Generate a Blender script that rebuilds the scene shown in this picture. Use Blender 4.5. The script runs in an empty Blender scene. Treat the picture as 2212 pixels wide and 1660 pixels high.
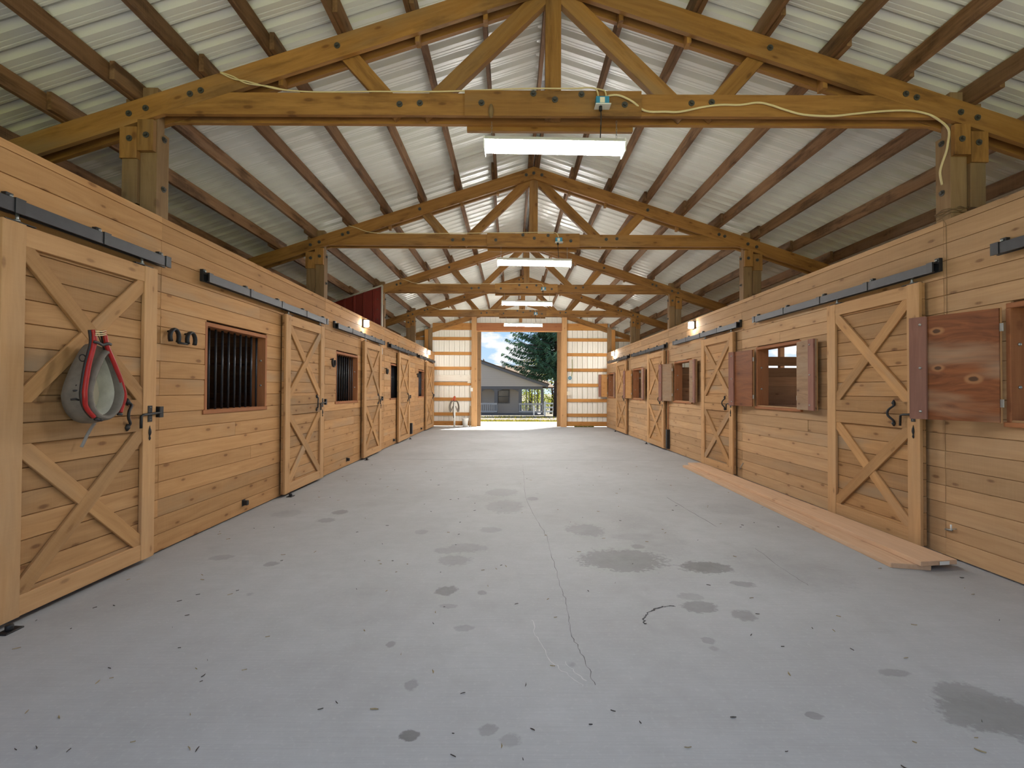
import bpy, bmesh, math, random
from mathutils import Vector, Matrix
random.seed(7)
C = bpy.context.scene
COL = C.collection
PI = math.pi

# ------------------------------------------------------------------ camera
FPX, CW = 1020.0, 2212.0
yaw, pitch, roll = 0.0009, 0.0139, 0.0044
fwd = Vector((math.sin(yaw)*math.cos(pitch), math.cos(yaw)*math.cos(pitch), math.sin(pitch)))
rgt = Vector((math.cos(yaw), -math.sin(yaw), 0))
upv = rgt.cross(fwd)
r2 = rgt*math.cos(roll) + upv*math.sin(roll)
u2 = upv*math.cos(roll) - rgt*math.sin(roll)
cam = bpy.data.cameras.new('camera')
cam.sensor_width = 36.0
cam.lens = FPX/CW*36.0
cam.clip_start, cam.clip_end = 0.05, 3000
camo = bpy.data.objects.new('camera', cam)
COL.objects.link(camo)
camo.matrix_world = Matrix(((r2.x, u2.x, -fwd.x, 0), (r2.y, u2.y, -fwd.y, 0), (r2.z, u2.z, -fwd.z, 1.40), (0, 0, 0, 1)))
C.camera = camo

# ------------------------------------------------------------------ exposure, world, sun
C.view_settings.view_transform = 'Standard'
C.view_settings.look = 'None'
C.view_settings.exposure = 0.84
C.view_settings.gamma = 1.0
C.view_settings.use_curve_mapping = False
try:
    C.cycles.use_denoising = True
    C.cycles.denoiser = 'OPENIMAGEDENOISE'
    C.cycles.max_bounces = 8
    C.cycles.diffuse_bounces = 5
    C.cycles.glossy_bounces = 3
    C.cycles.transmission_bounces = 4
    C.cycles.transparent_max_bounces = 8
    C.cycles.sample_clamp_indirect = 6.0
    C.cycles.caustics_reflective = False
    C.cycles.caustics_refractive = False
except Exception:
    pass
SKY_STRENGTH = 0.85
SUN_ENERGY = 12.5
LAMPS = (66.0, 90.0, 118.0, 165.0)   # emission of the fluorescent tubes, from the front truss to the end wall
WALL_LAMP, FAR_WALL_LAMP = 55.0, 180.0
w = bpy.data.worlds.new('sky')
C.world = w
w.use_nodes = True
nt = w.node_tree
nt.nodes.clear()
def wn(t, **k):
    n = nt.nodes.new(t)
    for a, v in k.items():
        setattr(n, a, v)
    return n
wo = wn('ShaderNodeOutputWorld'); bg = wn('ShaderNodeBackground'); tc = wn('ShaderNodeTexCoord')
sep = wn('ShaderNodeSeparateXYZ'); nt.links.new(tc.outputs['Generated'], sep.inputs[0])
ramp = wn('ShaderNodeValToRGB')
ramp.color_ramp.elements[0].position = 0.0; ramp.color_ramp.elements[0].color = (0.46, 0.56, 0.66, 1)
ramp.color_ramp.elements[1].position = 0.7; ramp.color_ramp.elements[1].color = (0.13, 0.30, 0.66, 1)
e = ramp.color_ramp.elements.new(0.16); e.color = (0.26, 0.45, 0.66, 1)
nt.links.new(sep.outputs['Z'], ramp.inputs['Fac'])
mp = wn('ShaderNodeMapping'); mp.inputs['Scale'].default_value = (2.4, 2.4, 6.0); mp.inputs['Location'].default_value = (1.4, 0.2, 0.42)
nt.links.new(tc.outputs['Generated'], mp.inputs['Vector'])
cn = wn('ShaderNodeTexNoise'); cn.inputs['Scale'].default_value = 3.6; cn.inputs['Detail'].default_value = 8; cn.inputs['Roughness'].default_value = 0.55
nt.links.new(mp.outputs[0], cn.inputs['Vector'])
cr = wn('ShaderNodeValToRGB')
cr.color_ramp.elements[0].position = 0.47; cr.color_ramp.elements[0].color = (0, 0, 0, 1)
cr.color_ramp.elements[1].position = 0.54; cr.color_ramp.elements[1].color = (1, 1, 1, 1)
nt.links.new(cn.outputs['Fac'], cr.inputs['Fac'])
cmix = wn('ShaderNodeMix', data_type='RGBA'); cmix.inputs['B'].default_value = (0.68, 0.69, 0.71, 1)
nt.links.new(cr.outputs['Color'], cmix.inputs['Factor']); nt.links.new(ramp.outputs['Color'], cmix.inputs['A'])
nt.links.new(cmix.outputs['Result'], bg.inputs['Color'])
bg.inputs['Strength'].default_value = SKY_STRENGTH
nt.links.new(bg.outputs[0], wo.inputs[0])
sun = bpy.data.lights.new('sun', 'SUN'); sun.energy = SUN_ENERGY; sun.angle = math.radians(0.6); sun.color = (1.0, 0.93, 0.82)
suno = bpy.data.objects.new('sun', sun); COL.objects.link(suno)
suno.rotation_euler = Vector((-1.40, -1.75, -3.72)).to_track_quat('-Z', 'Y').to_euler()
suno.location = (6, 26, 18)

# ------------------------------------------------------------------ materials
def newmat(name):
    m = bpy.data.materials.new(name); m.use_nodes = True
    t = m.node_tree; t.nodes.clear()
    o = t.nodes.new('ShaderNodeOutputMaterial'); b = t.nodes.new('ShaderNodeBsdfPrincipled')
    t.links.new(b.outputs[0], o.inputs[0])
    return m, t, b
class G:
    """small helper for building node graphs"""
    def __init__(s, t): s.t = t
    def n(s, typ, ins=None, **k):
        x = s.t.nodes.new(typ)
        for a, v in k.items(): setattr(x, a, v)
        if ins:
            for a, v in ins.items(): s.set(x.inputs[a], v)
        return x
    def set(s, sock, v):  # link or value
        if isinstance(v, bpy.types.NodeSocket): s.t.links.new(v, sock)
        else: sock.default_value = v
    def math(s, op, a, b=0.0, clamp=False):
        x = s.n('ShaderNodeMath', operation=op, use_clamp=clamp); s.set(x.inputs[0], a); s.set(x.inputs[1], b); return x.outputs[0]
    def vmath(s, op, a, b=(0, 0, 0)):
        x = s.n('ShaderNodeVectorMath', operation=op); s.set(x.inputs[0], a); s.set(x.inputs[1], b)
        return x.outputs['Value'] if op in ('LENGTH', 'DOT_PRODUCT', 'DISTANCE') else x.outputs[0]
    def noise(s, v, scale, detail=3, rough=0.55, dist=0.0):
        x = s.n('ShaderNodeTexNoise'); s.set(x.inputs['Vector'], v); x.inputs['Scale'].default_value = scale
        x.inputs['Detail'].default_value = detail; x.inputs['Roughness'].default_value = rough; x.inputs['Distortion'].default_value = dist
        return x.outputs['Fac']
    def mr(s, v, a, b, c=0.0, d=1.0, smooth=False):
        x = s.n('ShaderNodeMapRange'); s.set(x.inputs['Value'], v)
        if smooth: x.interpolation_type = 'SMOOTHSTEP'
        for k, q in zip(('From Min', 'From Max', 'To Min', 'To Max'), (a, b, c, d)): s.set(x.inputs[k], q)
        return x.outputs[0]
    def mix(s, f, a, b, mode='MIX'):
        x = s.n('ShaderNodeMix', data_type='RGBA', blend_type=mode); s.set(x.inputs['Factor'], f)
        s.set(x.inputs['A'], a); s.set(x.inputs['B'], b); return x.outputs['Result']
    def bump(s, h, strength, dist=0.004):
        x = s.n('ShaderNodeBump'); s.set(x.inputs['Height'], h); x.inputs['Strength'].default_value = strength; x.inputs['Distance'].default_value = dist
        return x.outputs[0]
def rgb(r, g, b): return (r, g, b, 1.0)
def srgb(r, g, b):
    f = lambda c: c/255/12.92 if c/255 <= 0.04045 else ((c/255+0.055)/1.055)**2.4
    return (f(r), f(g), f(b), 1.0)

def wood(name, light, dark, grey, grey_amt=0.35, var=0.25, knots=1.0, rough=0.75, saw=0.5, stain=0.0, swirl=0.0):
    """sawn timber: grain along the piece's own X axis, knots, weathering, a tone of its own for every piece"""
    m, t, b = newmat(name); g = G(t)
    co = g.n('ShaderNodeTexCoord').outputs['Object']; rnd = g.n('ShaderNodeObjectInfo').outputs['Random']
    off = g.n('ShaderNodeCombineXYZ', {0: g.math('MULTIPLY', rnd, 37.3), 1: g.math('MULTIPLY', rnd, 91.7), 2: g.math('MULTIPLY', rnd, 53.1)}).outputs[0]
    v = g.vmath('ADD', co, off)
    r2_ = g.math('FRACT', g.math('MULTIPLY', rnd, 7.77)); r3_ = g.math('FRACT', g.math('MULTIPLY', rnd, 23.31))
    warp = g.noise(g.vmath('MULTIPLY', v, (1.2, 5, 5)), 1.0, 2)
    gv = g.vmath('ADD', g.vmath('MULTIPLY', v, (1.3, 26, 26)), g.n('ShaderNodeCombineXYZ', {1: g.math('MULTIPLY', warp, 3.0 + swirl), 2: g.math('MULTIPLY', warp, 3.0 + swirl)}).outputs[0])
    grain = g.mr(g.noise(gv, 1.0, 4, 0.62), 0.22, 0.72)
    blotch = g.noise(g.vmath('MULTIPLY', v, (0.9, 4, 4)), 1.0, 3)
    col = g.mix(grain, dark, light)
    gf = g.math('MULTIPLY', g.mr(blotch, 0.46, 0.66), g.mr(r2_, 0.2, 1.0, 0.0, grey_amt))
    col = g.mix(gf, col, grey)
    # knots
    sv = g.n('ShaderNodeSeparateXYZ', {0: v})
    kv = g.n('ShaderNodeCombineXYZ', {0: g.math('MULTIPLY', sv.outputs[0], 2.4), 1: g.math('MULTIPLY', g.math('ADD', sv.outputs[2], g.math('MULTIPLY', sv.outputs[1], 0.6)), 6.0)}).outputs[0]
    vo = g.n('ShaderNodeTexVoronoi', {'Vector': kv, 'Scale': 1.0, 'Randomness': 0.9}, voronoi_dimensions='2D')
    keep = g.math('GREATER_THAN', g.n('ShaderNodeSeparateColor', {0: vo.outputs['Color']}).outputs[0], 0.52)
    dist = g.math('ADD', vo.outputs['Distance'], g.math('MULTIPLY', g.math('SUBTRACT', blotch, 0.5), 0.1))
    kn = g.math('MULTIPLY', keep, g.mr(dist, 0.045, 0.10, 1.0, 0.0))
    halo = g.math('MULTIPLY', keep, g.mr(dist, 0.08, 0.34, 0.6, 0.0))
    kd = (dark[0]*0.42, dark[1]*0.34, dark[2]*0.34, 1)
    col = g.mix(g.math('MULTIPLY', halo, knots), col, dark)
    col = g.mix(g.math('MULTIPLY', kn, 0.75*knots), col, kd)
    if stain > 0:
        sm = g.mr(g.noise(g.vmath('MULTIPLY', v, (1.1, 6, 6)), 1.3, 4, 0.65), 0.50, 0.64, 0.0, stain)
        col = g.mix(sm, col, (dark[0]*0.28, dark[1]*0.26, dark[2]*0.26, 1))
    val = g.mr(r3_, 0, 1, 1-var, 1+var*0.7)
    col = g.mix(1.0, col, g.n('ShaderNodeCombineXYZ', {0: val, 1: val, 2: val}).outputs[0], 'MULTIPLY')
    sawn = g.noise(g.vmath('MULTIPLY', v, (110, 4, 4)), 1.0, 2)
    col = g.mix(g.mr(sawn, 0.4, 0.8, 0, 0.30*saw), col, light)
    t.links.new(col, b.inputs['Base Color'])
    b.inputs['Roughness'].default_value = rough
    b.inputs['Specular IOR Level'].default_value = 0.3
    h = g.math('ADD', g.math('MULTIPLY', grain, 0.6), g.math('MULTIPLY', sawn, 0.5*saw))
    t.links.new(g.bump(h, 0.35, 0.002), b.inputs['Normal'])
    return m

def add_spots(m, spots, dark, ring):
    """round knots at given places of the piece (object x, z, radius)"""
    t = m.node_tree; b = [n for n in t.nodes if n.type == 'BSDF_PRINCIPLED'][0]; g = G(t)
    src = b.inputs['Base Color'].links[0].from_socket
    co = g.n('ShaderNodeTexCoord').outputs['Object']; wob = g.math('MULTIPLY', g.math('SUBTRACT', g.noise(co, 14, 3), 0.5), 0.8)
    col = src
    for (x, z, r) in spots:
        d = g.math('ADD', g.vmath('LENGTH', g.vmath('MULTIPLY', g.vmath('SUBTRACT', co, (x, 0, z)), (1/r, 0, 1.5/r))), wob)
        col = g.mix(g.mr(d, 1.3, 1.9, 0.7, 0.0), col, ring); col = g.mix(g.mr(d, 0.7, 1.0, 0.9, 0.0), col, dark)
    t.links.new(col, b.inputs['Base Color'])

def plain(name, col, rough=0.6, metal=0.0, noise_amt=0.15, nscale=12.0, spec=0.5, bump=0.0):
    m, t, b = newmat(name); g = G(t)
    co = g.n('ShaderNodeTexCoord').outputs['Object']
    f = g.noise(co, nscale, 4)
    k = 1-noise_amt
    t.links.new(g.mix(g.mr(f, 0.3, 0.7), (col[0]*k, col[1]*k, col[2]*k, 1), col), b.inputs['Base Color'])
    b.inputs['Roughness'].default_value = rough; b.inputs['Metallic'].default_value = metal; b.inputs['Specular IOR Level'].default_value = spec
    if bump: t.links.new(g.bump(f, bump, 0.01), b.inputs['Normal'])
    return m
def emit(name, col, s):
    m = bpy.data.materials.new(name); m.use_nodes = True; t = m.node_tree; t.nodes.clear()
    o = t.nodes.new('ShaderNodeOutputMaterial'); x = t.nodes.new('ShaderNodeEmission'); x.inputs[0].default_value = col; x.inputs[1].default_value = s
    t.links.new(x.outputs[0], o.inputs[0]); return m

M = {}
M['plank'] = wood('wall_plank_wood', rgb(0.57, 0.322, 0.140), rgb(0.425, 0.215, 0.080), rgb(0.37, 0.265, 0.165), 0.6, 0.2)
M['plank_right'] = wood('wall_plank_wood_paler', rgb(0.55, 0.345, 0.180), rgb(0.42, 0.245, 0.118), rgb(0.39, 0.285, 0.185), 0.6, 0.19)
M['door_plank'] = wood('door_plank_wood', rgb(0.50, 0.285, 0.125), rgb(0.35, 0.18, 0.070), rgb(0.28, 0.21, 0.14), 0.9, 0.22)
M['batten'] = wood('door_batten_wood', rgb(0.60, 0.355, 0.168), rgb(0.47, 0.26, 0.112), rgb(0.42, 0.305, 0.19), 0.4, 0.10, knots=0.7)
M['brace'] = wood('door_brace_wood', rgb(0.54, 0.305, 0.130), rgb(0.39, 0.20, 0.075), rgb(0.32, 0.24, 0.16), 0.9, 0.2, knots=0.6)
M['truss'] = wood('truss_timber', rgb(0.41, 0.205, 0.058), rgb(0.25, 0.113, 0.029), rgb(0.25, 0.165, 0.09), 0.7, 0.2, knots=0.8, rough=0.65, saw=0.25, stain=0.45)
M['purlin'] = wood('purlin_wood', rgb(0.28, 0.155, 0.076), rgb(0.145, 0.071, 0.031), rgb(0.23, 0.155, 0.10), 0.6, 0.3, knots=0.8, saw=0.9, stain=0.7)
M['post'] = wood('post_timber', rgb(0.30, 0.19, 0.095), rgb(0.19, 0.11, 0.052), rgb(0.22, 0.17, 0.11), 0.8, 0.12, knots=0.5)
M['girt'] = wood('girt_wood', rgb(0.58, 0.29, 0.085), rgb(0.42, 0.18, 0.050), rgb(0.36, 0.22, 0.11), 0.3, 0.15, knots=0.6)
M['lumber'] = wood('new_lumber', rgb(0.68, 0.46, 0.30), rgb(0.56, 0.35, 0.21), rgb(0.54, 0.38, 0.27), 0.3, 0.05, knots=0.4, saw=0.1)
M['frame_wood'] = wood('window_frame_wood', rgb(0.42, 0.17, 0.068), rgb(0.29, 0.105, 0.042), rgb(0.27, 0.15, 0.09), 0.3, 0.15, knots=0.5)
M['purple_wood'] = wood('weathered_red_batten', rgb(0.30, 0.145, 0.105), rgb(0.19, 0.082, 0.062), rgb(0.25, 0.17, 0.135), 0.5, 0.12, knots=0.5, saw=0.2)
M['ply_red'] = wood('stained_plywood', rgb(0.30, 0.115, 0.045), rgb(0.155, 0.048, 0.019), rgb(0.40, 0.28, 0.17), 0.9, 0.05, knots=1.0, saw=0.0, swirl=6, rough=0.5)
M['ply_knotty'] = wood('knotty_red_plywood', rgb(0.30, 0.105, 0.038), rgb(0.11, 0.034, 0.013), rgb(0.50, 0.37, 0.25), 1.0, 0.0, knots=0.2, saw=0.0, swirl=7, rough=0.5)
add_spots(M['ply_knotty'], [(0.10, 0.30, 0.030), (0.095, -0.005, 0.028), (-0.135, -0.10, 0.036)], rgb(0.07, 0.035, 0.02), rgb(0.42, 0.20, 0.09))
M['ply_grey'] = wood('weathered_plywood', rgb(0.36, 0.225, 0.13), rgb(0.22, 0.13, 0.075), rgb(0.33, 0.25, 0.175), 0.8, 0.1, knots=0.9, saw=0.0, swirl=8)
M['ply_gold'] = wood('golden_plywood', rgb(0.52, 0.27, 0.095), rgb(0.38, 0.17, 0.055), rgb(0.42, 0.25, 0.12), 0.5, 0.1, knots=0.6, saw=0.0, swirl=8)
M['white_wood'] = wood('whitewashed_board', rgb(0.88, 0.84, 0.76), rgb(0.76, 0.69, 0.58), rgb(0.6, 0.5, 0.4), 0.2, 0.03, knots=0.3)
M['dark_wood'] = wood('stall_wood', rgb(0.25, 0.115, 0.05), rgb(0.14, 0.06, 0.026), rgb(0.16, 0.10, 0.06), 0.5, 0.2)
M['stall_wood'] = wood('stall_partition_wood', rgb(0.58, 0.30, 0.16), rgb(0.40, 0.19, 0.095), rgb(0.45, 0.32, 0.22), 0.7, 0.28)  # base colour raised to stand in for daylight on these boards
M['black_metal'] = plain('black_painted_steel', srgb(34, 34, 36), 0.5, 0.0, 0.35, 25)
M['track_metal'] = plain('dark_grey_track_steel', srgb(47, 47, 50), 0.5, 0.1, 0.3, 18)
M['rod'] = plain('black_steel_bar', srgb(58, 60, 66), 0.4, 0.4, 0.3, 30)
M['zinc'] = plain('galvanised_steel', srgb(178, 180, 178), 0.35, 0.7, 0.15, 40)
M['bolt'] = plain('weathered_bolt_steel', srgb(82, 80, 76), 0.55, 0.3, 0.3, 60)
M['white_paint'] = plain('white_enamel', srgb(232, 232, 226), 0.4, 0, 0.05)
M['cream_plastic'] = plain('cream_plastic', srgb(236, 226, 204), 0.4, 0, 0.05)
M['blue_plastic'] = plain('blue_plastic', srgb(52, 138, 178), 0.45, 0, 0.1)
M['cable'] = plain('cream_cable', srgb(222, 204, 158), 0.55, 0, 0.1)
M['black_cord'] = plain('black_cord', srgb(30, 30, 30), 0.6)
M['twine'] = plain('hemp_twine', srgb(134, 108, 74), 0.9, 0, 0.3)
for q_ in range(4): M['tube_glow%d' % q_] = emit('fluorescent_glow', (1.0, 0.985, 0.955, 1), LAMPS[q_])
M['lamp_glow'] = emit('wall_lamp_glow', (1.0, 0.95, 0.86, 1), WALL_LAMP); M['lamp_glow_far'] = emit('far_wall_lamp_glow', (1.0, 0.95, 0.86, 1), FAR_WALL_LAMP)
M['leather'] = plain('grey_leather', srgb(124, 116, 106), 0.72, 0, 0.35, 14, bump=0.15)
M['leather_dark'] = plain('black_leather', srgb(44, 42, 44), 0.5, 0, 0.4, 20)
M['red_paint'] = plain('red_lacquer', srgb(176, 36, 34), 0.35, 0, 0.25, 30)
M['strap'] = plain('pale_grey_strap', srgb(136, 132, 128), 0.6, 0, 0.2, 30)
M['lining'] = plain('pale_worn_lining', srgb(226, 227, 216), 0.5, 0, 0.3, 10)
M['mirror'] = plain('mirror_painted_reflection', srgb(228, 216, 194), 0.15, 0.0, 0.05, 4)  # pale diffuse colour stands in for the mirror's bright reflection
M['red_metal'] = plain('red_painted_sheet', srgb(124, 40, 30), 0.45, 0.0, 0.2, 4)
M['galv_trim'] = plain('pale_metal_trim', srgb(196, 190, 176), 0.45, 0.2, 0.15)
M['house_wall'] = plain('grey_lap_siding', srgb(160, 158, 160), 0.8, 0, 0.06, 6)
M['house_trim'] = plain('slate_trim', srgb(98, 98, 102), 0.7, 0, 0.06)
M['house_rail'] = plain('pale_grey_railing', srgb(176, 176, 178), 0.7, 0, 0.05)
M['shingle'] = plain('tan_roof_shingle', srgb(92, 77, 62), 0.9, 0, 0.3, 9, bump=0.2)
M['house_glass'] = plain('window_glass_dark', srgb(72, 64, 62), 0.12, 0, 0.3, 2)
M['fence_white'] = plain('white_vinyl', srgb(236, 238, 240), 0.4, 0, 0.03)
M['bark'] = plain('rough_bark', srgb(74, 60, 52), 0.95, 0, 0.5, 8, bump=0.6)
M['needle'] = plain('conifer_needles', srgb(84, 120, 94), 0.85, 0, 0.55, 1.3, spec=0.2)
M['leaf'] = plain('yellow_green_leaves', srgb(132, 142, 36), 0.7, 0, 0.45, 1.5, spec=0.2)
M['grass'] = plain('dry_green_grass', srgb(120, 116, 36), 0.85, 0, 0.4, 3, spec=0.2)
M['hill'] = plain('hazy_blue_hill', srgb(112, 136, 168), 0.95, 0, 0.15, 0.02)
M['straw'] = plain('straw', srgb(170, 150, 110), 0.9, 0, 0.4, 60)
M['dark_litter'] = plain('dark_litter', srgb(70, 62, 54), 0.9, 0, 0.4, 60)
M['rust'] = plain('orange_hydrant_paint', srgb(198, 84, 50), 0.5, 0, 0.3, 20)
M['crack'] = plain('crack_filling', srgb(104, 102, 100), 0.95, 0, 0.4, 30)
M['scuff'] = plain('pale_scuff', srgb(196, 196, 194), 0.9, 0, 0.1, 40)
M['rubber_mark'] = plain('dark_tyre_mark', srgb(76, 76, 76), 0.9, 0, 0.3, 40)
M['bucket'] = plain('white_bucket_plastic', srgb(218, 216, 210), 0.45, 0, 0.08)

def leafmat(m, back):
    t = m.node_tree; b = [n for n in t.nodes if n.type == 'BSDF_PRINCIPLED'][0]; o = [n for n in t.nodes if n.type == 'OUTPUT_MATERIAL'][0]
    tr = t.nodes.new('ShaderNodeBsdfTranslucent'); tr.inputs[0].default_value = back
    mx = t.nodes.new('ShaderNodeMixShader'); mx.inputs[0].default_value = 0.4
    t.links.new(b.outputs[0], mx.inputs[1]); t.links.new(tr.outputs[0], mx.inputs[2]); t.links.new(mx.outputs[0], o.inputs[0])
leafmat(M['leaf'], srgb(150, 156, 30)); leafmat(M['grass'], srgb(140, 132, 36))

# roof sheet, seen from below: painted off-white steel
def sheet_mat(name, col, rough, stripe_axis):
    m, t, b = newmat(name); g = G(t)
    co = g.n('ShaderNodeTexCoord').outputs['Object']; rnd = g.n('ShaderNodeObjectInfo').outputs['Random']
    v = g.vmath('ADD', co, g.n('ShaderNodeCombineXYZ', {0: g.math('MULTIPLY', rnd, 31.0), 1: g.math('MULTIPLY', rnd, 17.0), 2: 0.0}).outputs[0])
    sc = (0.8, 2.5, 2.5) if stripe_axis == 0 else (2.5, 2.5, 0.8)
    f = g.noise(g.vmath('MULTIPLY', v, sc), 1.0, 3)
    c = g.mix(g.mr(f, 0.3, 0.75), (col[0]*0.965, col[1]*0.965, col[2]*0.955, 1), col)
    t.links.new(c, b.inputs['Base Color'])
    b.inputs['Roughness'].default_value = rough
    b.inputs['Specular IOR Level'].default_value = 0.6
    return m
M['roof_sheet'] = sheet_mat('off_white_roof_steel', rgb(0.80, 0.81, 0.745), 0.30, 0)
M['wall_sheet'] = sheet_mat('off_white_wall_steel', rgb(0.87, 0.85, 0.78), 0.45, 2)

# concrete with its stains
ST = [(0.92,3.93,0.355,0.251,0.55),(1.55,3.78,0.193,0.133,0.65),(1.23,3.08,0.112,0.081,0.5),(1.46,2.97,0.073,0.075,0.4),(0.75,4.78,0.187,0.215,0.4),(1.69,3.45,0.088,0.05,0.4),(1.23,3.24,0.089,0.059,0.25),(-0.45,3.32,0.078,0.078,0.65),(-0.41,1.93,0.041,0.034,0.8),(-0.09,1.97,0.036,0.032,0.4),(-0.47,2.26,0.035,0.046,0.35),(2.11,2.07,0.223,0.15,0.5),(2.1,2.21,0.13,0.087,0.4),(1.31,2.06,0.04,0.027,0.45),(-0.46,3.91,0.129,0.131,0.3),(-0.4,4.21,0.172,0.126,0.28),(-0.12,6.51,0.223,0.245,0.35),(-0.07,5.71,0.223,0.311,0.3),(-1.92,3.81,0.052,0.051,0.45),(-1.95,5.42,0.084,0.104,0.5),(-1.98,5.08,0.089,0.091,0.35),(-0.27,2.8,0.055,0.038,0.3),(-0.66,2.62,0.025,0.034,0.4),(-0.2,3.29,0.032,0.038,0.4),(1.14,4.27,0.059,0.064,0.4),(0.0,1.91,0.041,0.036,0.3),(1.19,4.56,0.223,0.118,0.2),(1.36,4.71,0.277,0.709,0.13),(0.28,6.13,0.072,0.106,0.5),(1.92,2.37,0.074,0.035,0.35),(1.11,2.67,0.037,0.035,0.35),(1.65,3.47,0.048,0.034,0.4),(-0.4,3.08,0.054,0.033,0.3),(-0.88,4.68,0.064,0.077,0.25),(-0.58,4.14,0.097,0.073,0.28),(-2.4,3.95,0.092,0.066,0.3),(-0.2,4.76,0.112,0.097,0.25),(-2.53,5.35,0.156,0.164,0.2),(2.57,5.65,0.334,0.279,0.15),(2.18,3.74,0.442,0.434,0.12)]
def concrete():
    m, t, b = newmat('brushed_concrete'); g = G(t)
    P = g.n('ShaderNodeNewGeometry').outputs['Position']
    n1 = g.noise(P, 0.7, 5, 0.6); n2 = g.noise(P, 6.0, 5, 0.65); n3 = g.noise(P, 45.0, 3, 0.6)
    broom = g.noise(g.vmath('MULTIPLY', P, (2.5, 120, 1)), 1.0, 2)
    c = g.mix(g.mr(n1, 0.3, 0.7), rgb(0.36, 0.36, 0.36), rgb(0.43, 0.437, 0.443))
    c = g.mix(g.mr(n2, 0.35, 0.75, 0, 0.35), c, rgb(0.30, 0.30, 0.295))
    c = g.mix(g.mr(n3, 0.55, 0.75, 0, 0.22), c, rgb(0.58, 0.58, 0.57))
    c = g.mix(g.mr(broom, 0.4, 0.75, 0, 0.22), c, rgb(0.28, 0.28, 0.28))
    n4 = g.noise(P, 24.0, 3, 0.6)
    c = g.mix(g.mr(g.noise(g.vmath('MULTIPLY', P, (1.6, 1.1, 1)), 1.0, 5, 0.7), 0.52, 0.72, 0, 0.30), c, rgb(0.27, 0.265, 0.255))
    edge = g.math('ADD', g.math('MULTIPLY', g.math('SUBTRACT', n2, 0.5), 1.3), g.math('MULTIPLY', g.math('SUBTRACT', n4, 0.5), 0.9))
    acc = None
    sx = g.n('ShaderNodeSeparateXYZ', {0: P})
    for (x, y, rx, ry, s) in ST:
        d = g.vmath('LENGTH', g.vmath('MULTIPLY', g.vmath('SUBTRACT', P, (x, y, 0)), (1/rx, 1/ry, 0)))
        k = g.mr(g.math('ADD', d, edge), 0.84, 1.10, min(0.9, s*1.08), 0.0)
        acc = k if acc is None else g.math('MAXIMUM', acc, k)
    # scattered small spots
    vo = g.n('ShaderNodeTexVoronoi', {'Vector': g.vmath('MULTIPLY', P, (2.4, 2.4, 0)), 'Scale': 1.0, 'Randomness': 1.0})
    sp = g.math('MULTIPLY', g.math('GREATER_THAN', g.n('ShaderNodeSeparateColor', {0: vo.outputs['Color']}).outputs[0], 0.62), g.mr(g.math('ADD', vo.outputs['Distance'], g.math('MULTIPLY', edge, 0.09)), 0.035, 0.075, 0.3, 0.0))
    acc = g.math('MULTIPLY', g.math('MAXIMUM', acc, sp), g.mr(n2, 0.3, 0.7, 0.8, 1.1))
    c = g.mix(acc, c, rgb(0.115, 0.113, 0.112))
    t.links.new(c, b.inputs['Base Color'])
    t.links.new(g.mr(acc, 0, 0.6, 0.82, 0.6), b.inputs['Roughness'])
    b.inputs['Specular IOR Level'].default_value = 0.3
    h = g.math('ADD', g.math('MULTIPLY', broom, 0.7), g.math('MULTIPLY', n3, 0.6))
    t.links.new(g.bump(h, 0.3, 0.003), b.inputs['Normal'])
    return m
M['concrete'] = concrete()
def gravelmat():
    m, t, b = newmat('gravel_ground'); g = G(t)
    P = g.n('ShaderNodeNewGeometry').outputs['Position']
    n = g.noise(P, 9, 4, 0.7); n2 = g.noise(P, 0.5, 4)
    c = g.mix(g.mr(n, 0.3, 0.7), rgb(0.060, 0.054, 0.046), rgb(0.15, 0.138, 0.12))
    c = g.mix(g.mr(n2, 0.50, 0.66, 0, 0.55), c, rgb(0.10, 0.095, 0.025))
    yy = g.n('ShaderNodeSeparateXYZ', {0: P}).outputs[1]
    c = g.mix(g.mr(g.math('ADD', yy, g.math('MULTIPLY', n2, 3.0)), -7.5, -6.0, 1.0, 0.0), c, g.mix(g.mr(n, 0.3, 0.7), rgb(0.20, 0.24, 0.06), rgb(0.36, 0.38, 0.13)))
    t.links.new(c, b.inputs['Base Color']); b.inputs['Roughness'].default_value = 0.95
    t.links.new(g.bump(n, 0.6, 0.03), b.inputs['Normal'])
    return m
M['gravel'] = gravelmat()
def sidingmat():
    m, t, b = newmat('lap_siding'); g = G(t)
    P = g.n('ShaderNodeNewGeometry').outputs['Position']
    z = g.n('ShaderNodeSeparateXYZ', {0: P}).outputs[2]
    f = g.math('FRACT', g.math('MULTIPLY', z, 5.5))
    c = g.mix(g.mr(f, 0.0, 0.14, 0.35, 0.0), srgb(182, 174, 168), srgb(116, 111, 108))
    t.links.new(c, b.inputs['Base Color']); b.inputs['Roughness'].default_value = 0.8
    t.links.new(g.bump(f, 0.5, 0.02), b.inputs['Normal'])
    return m
M['siding'] = sidingmat()

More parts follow.
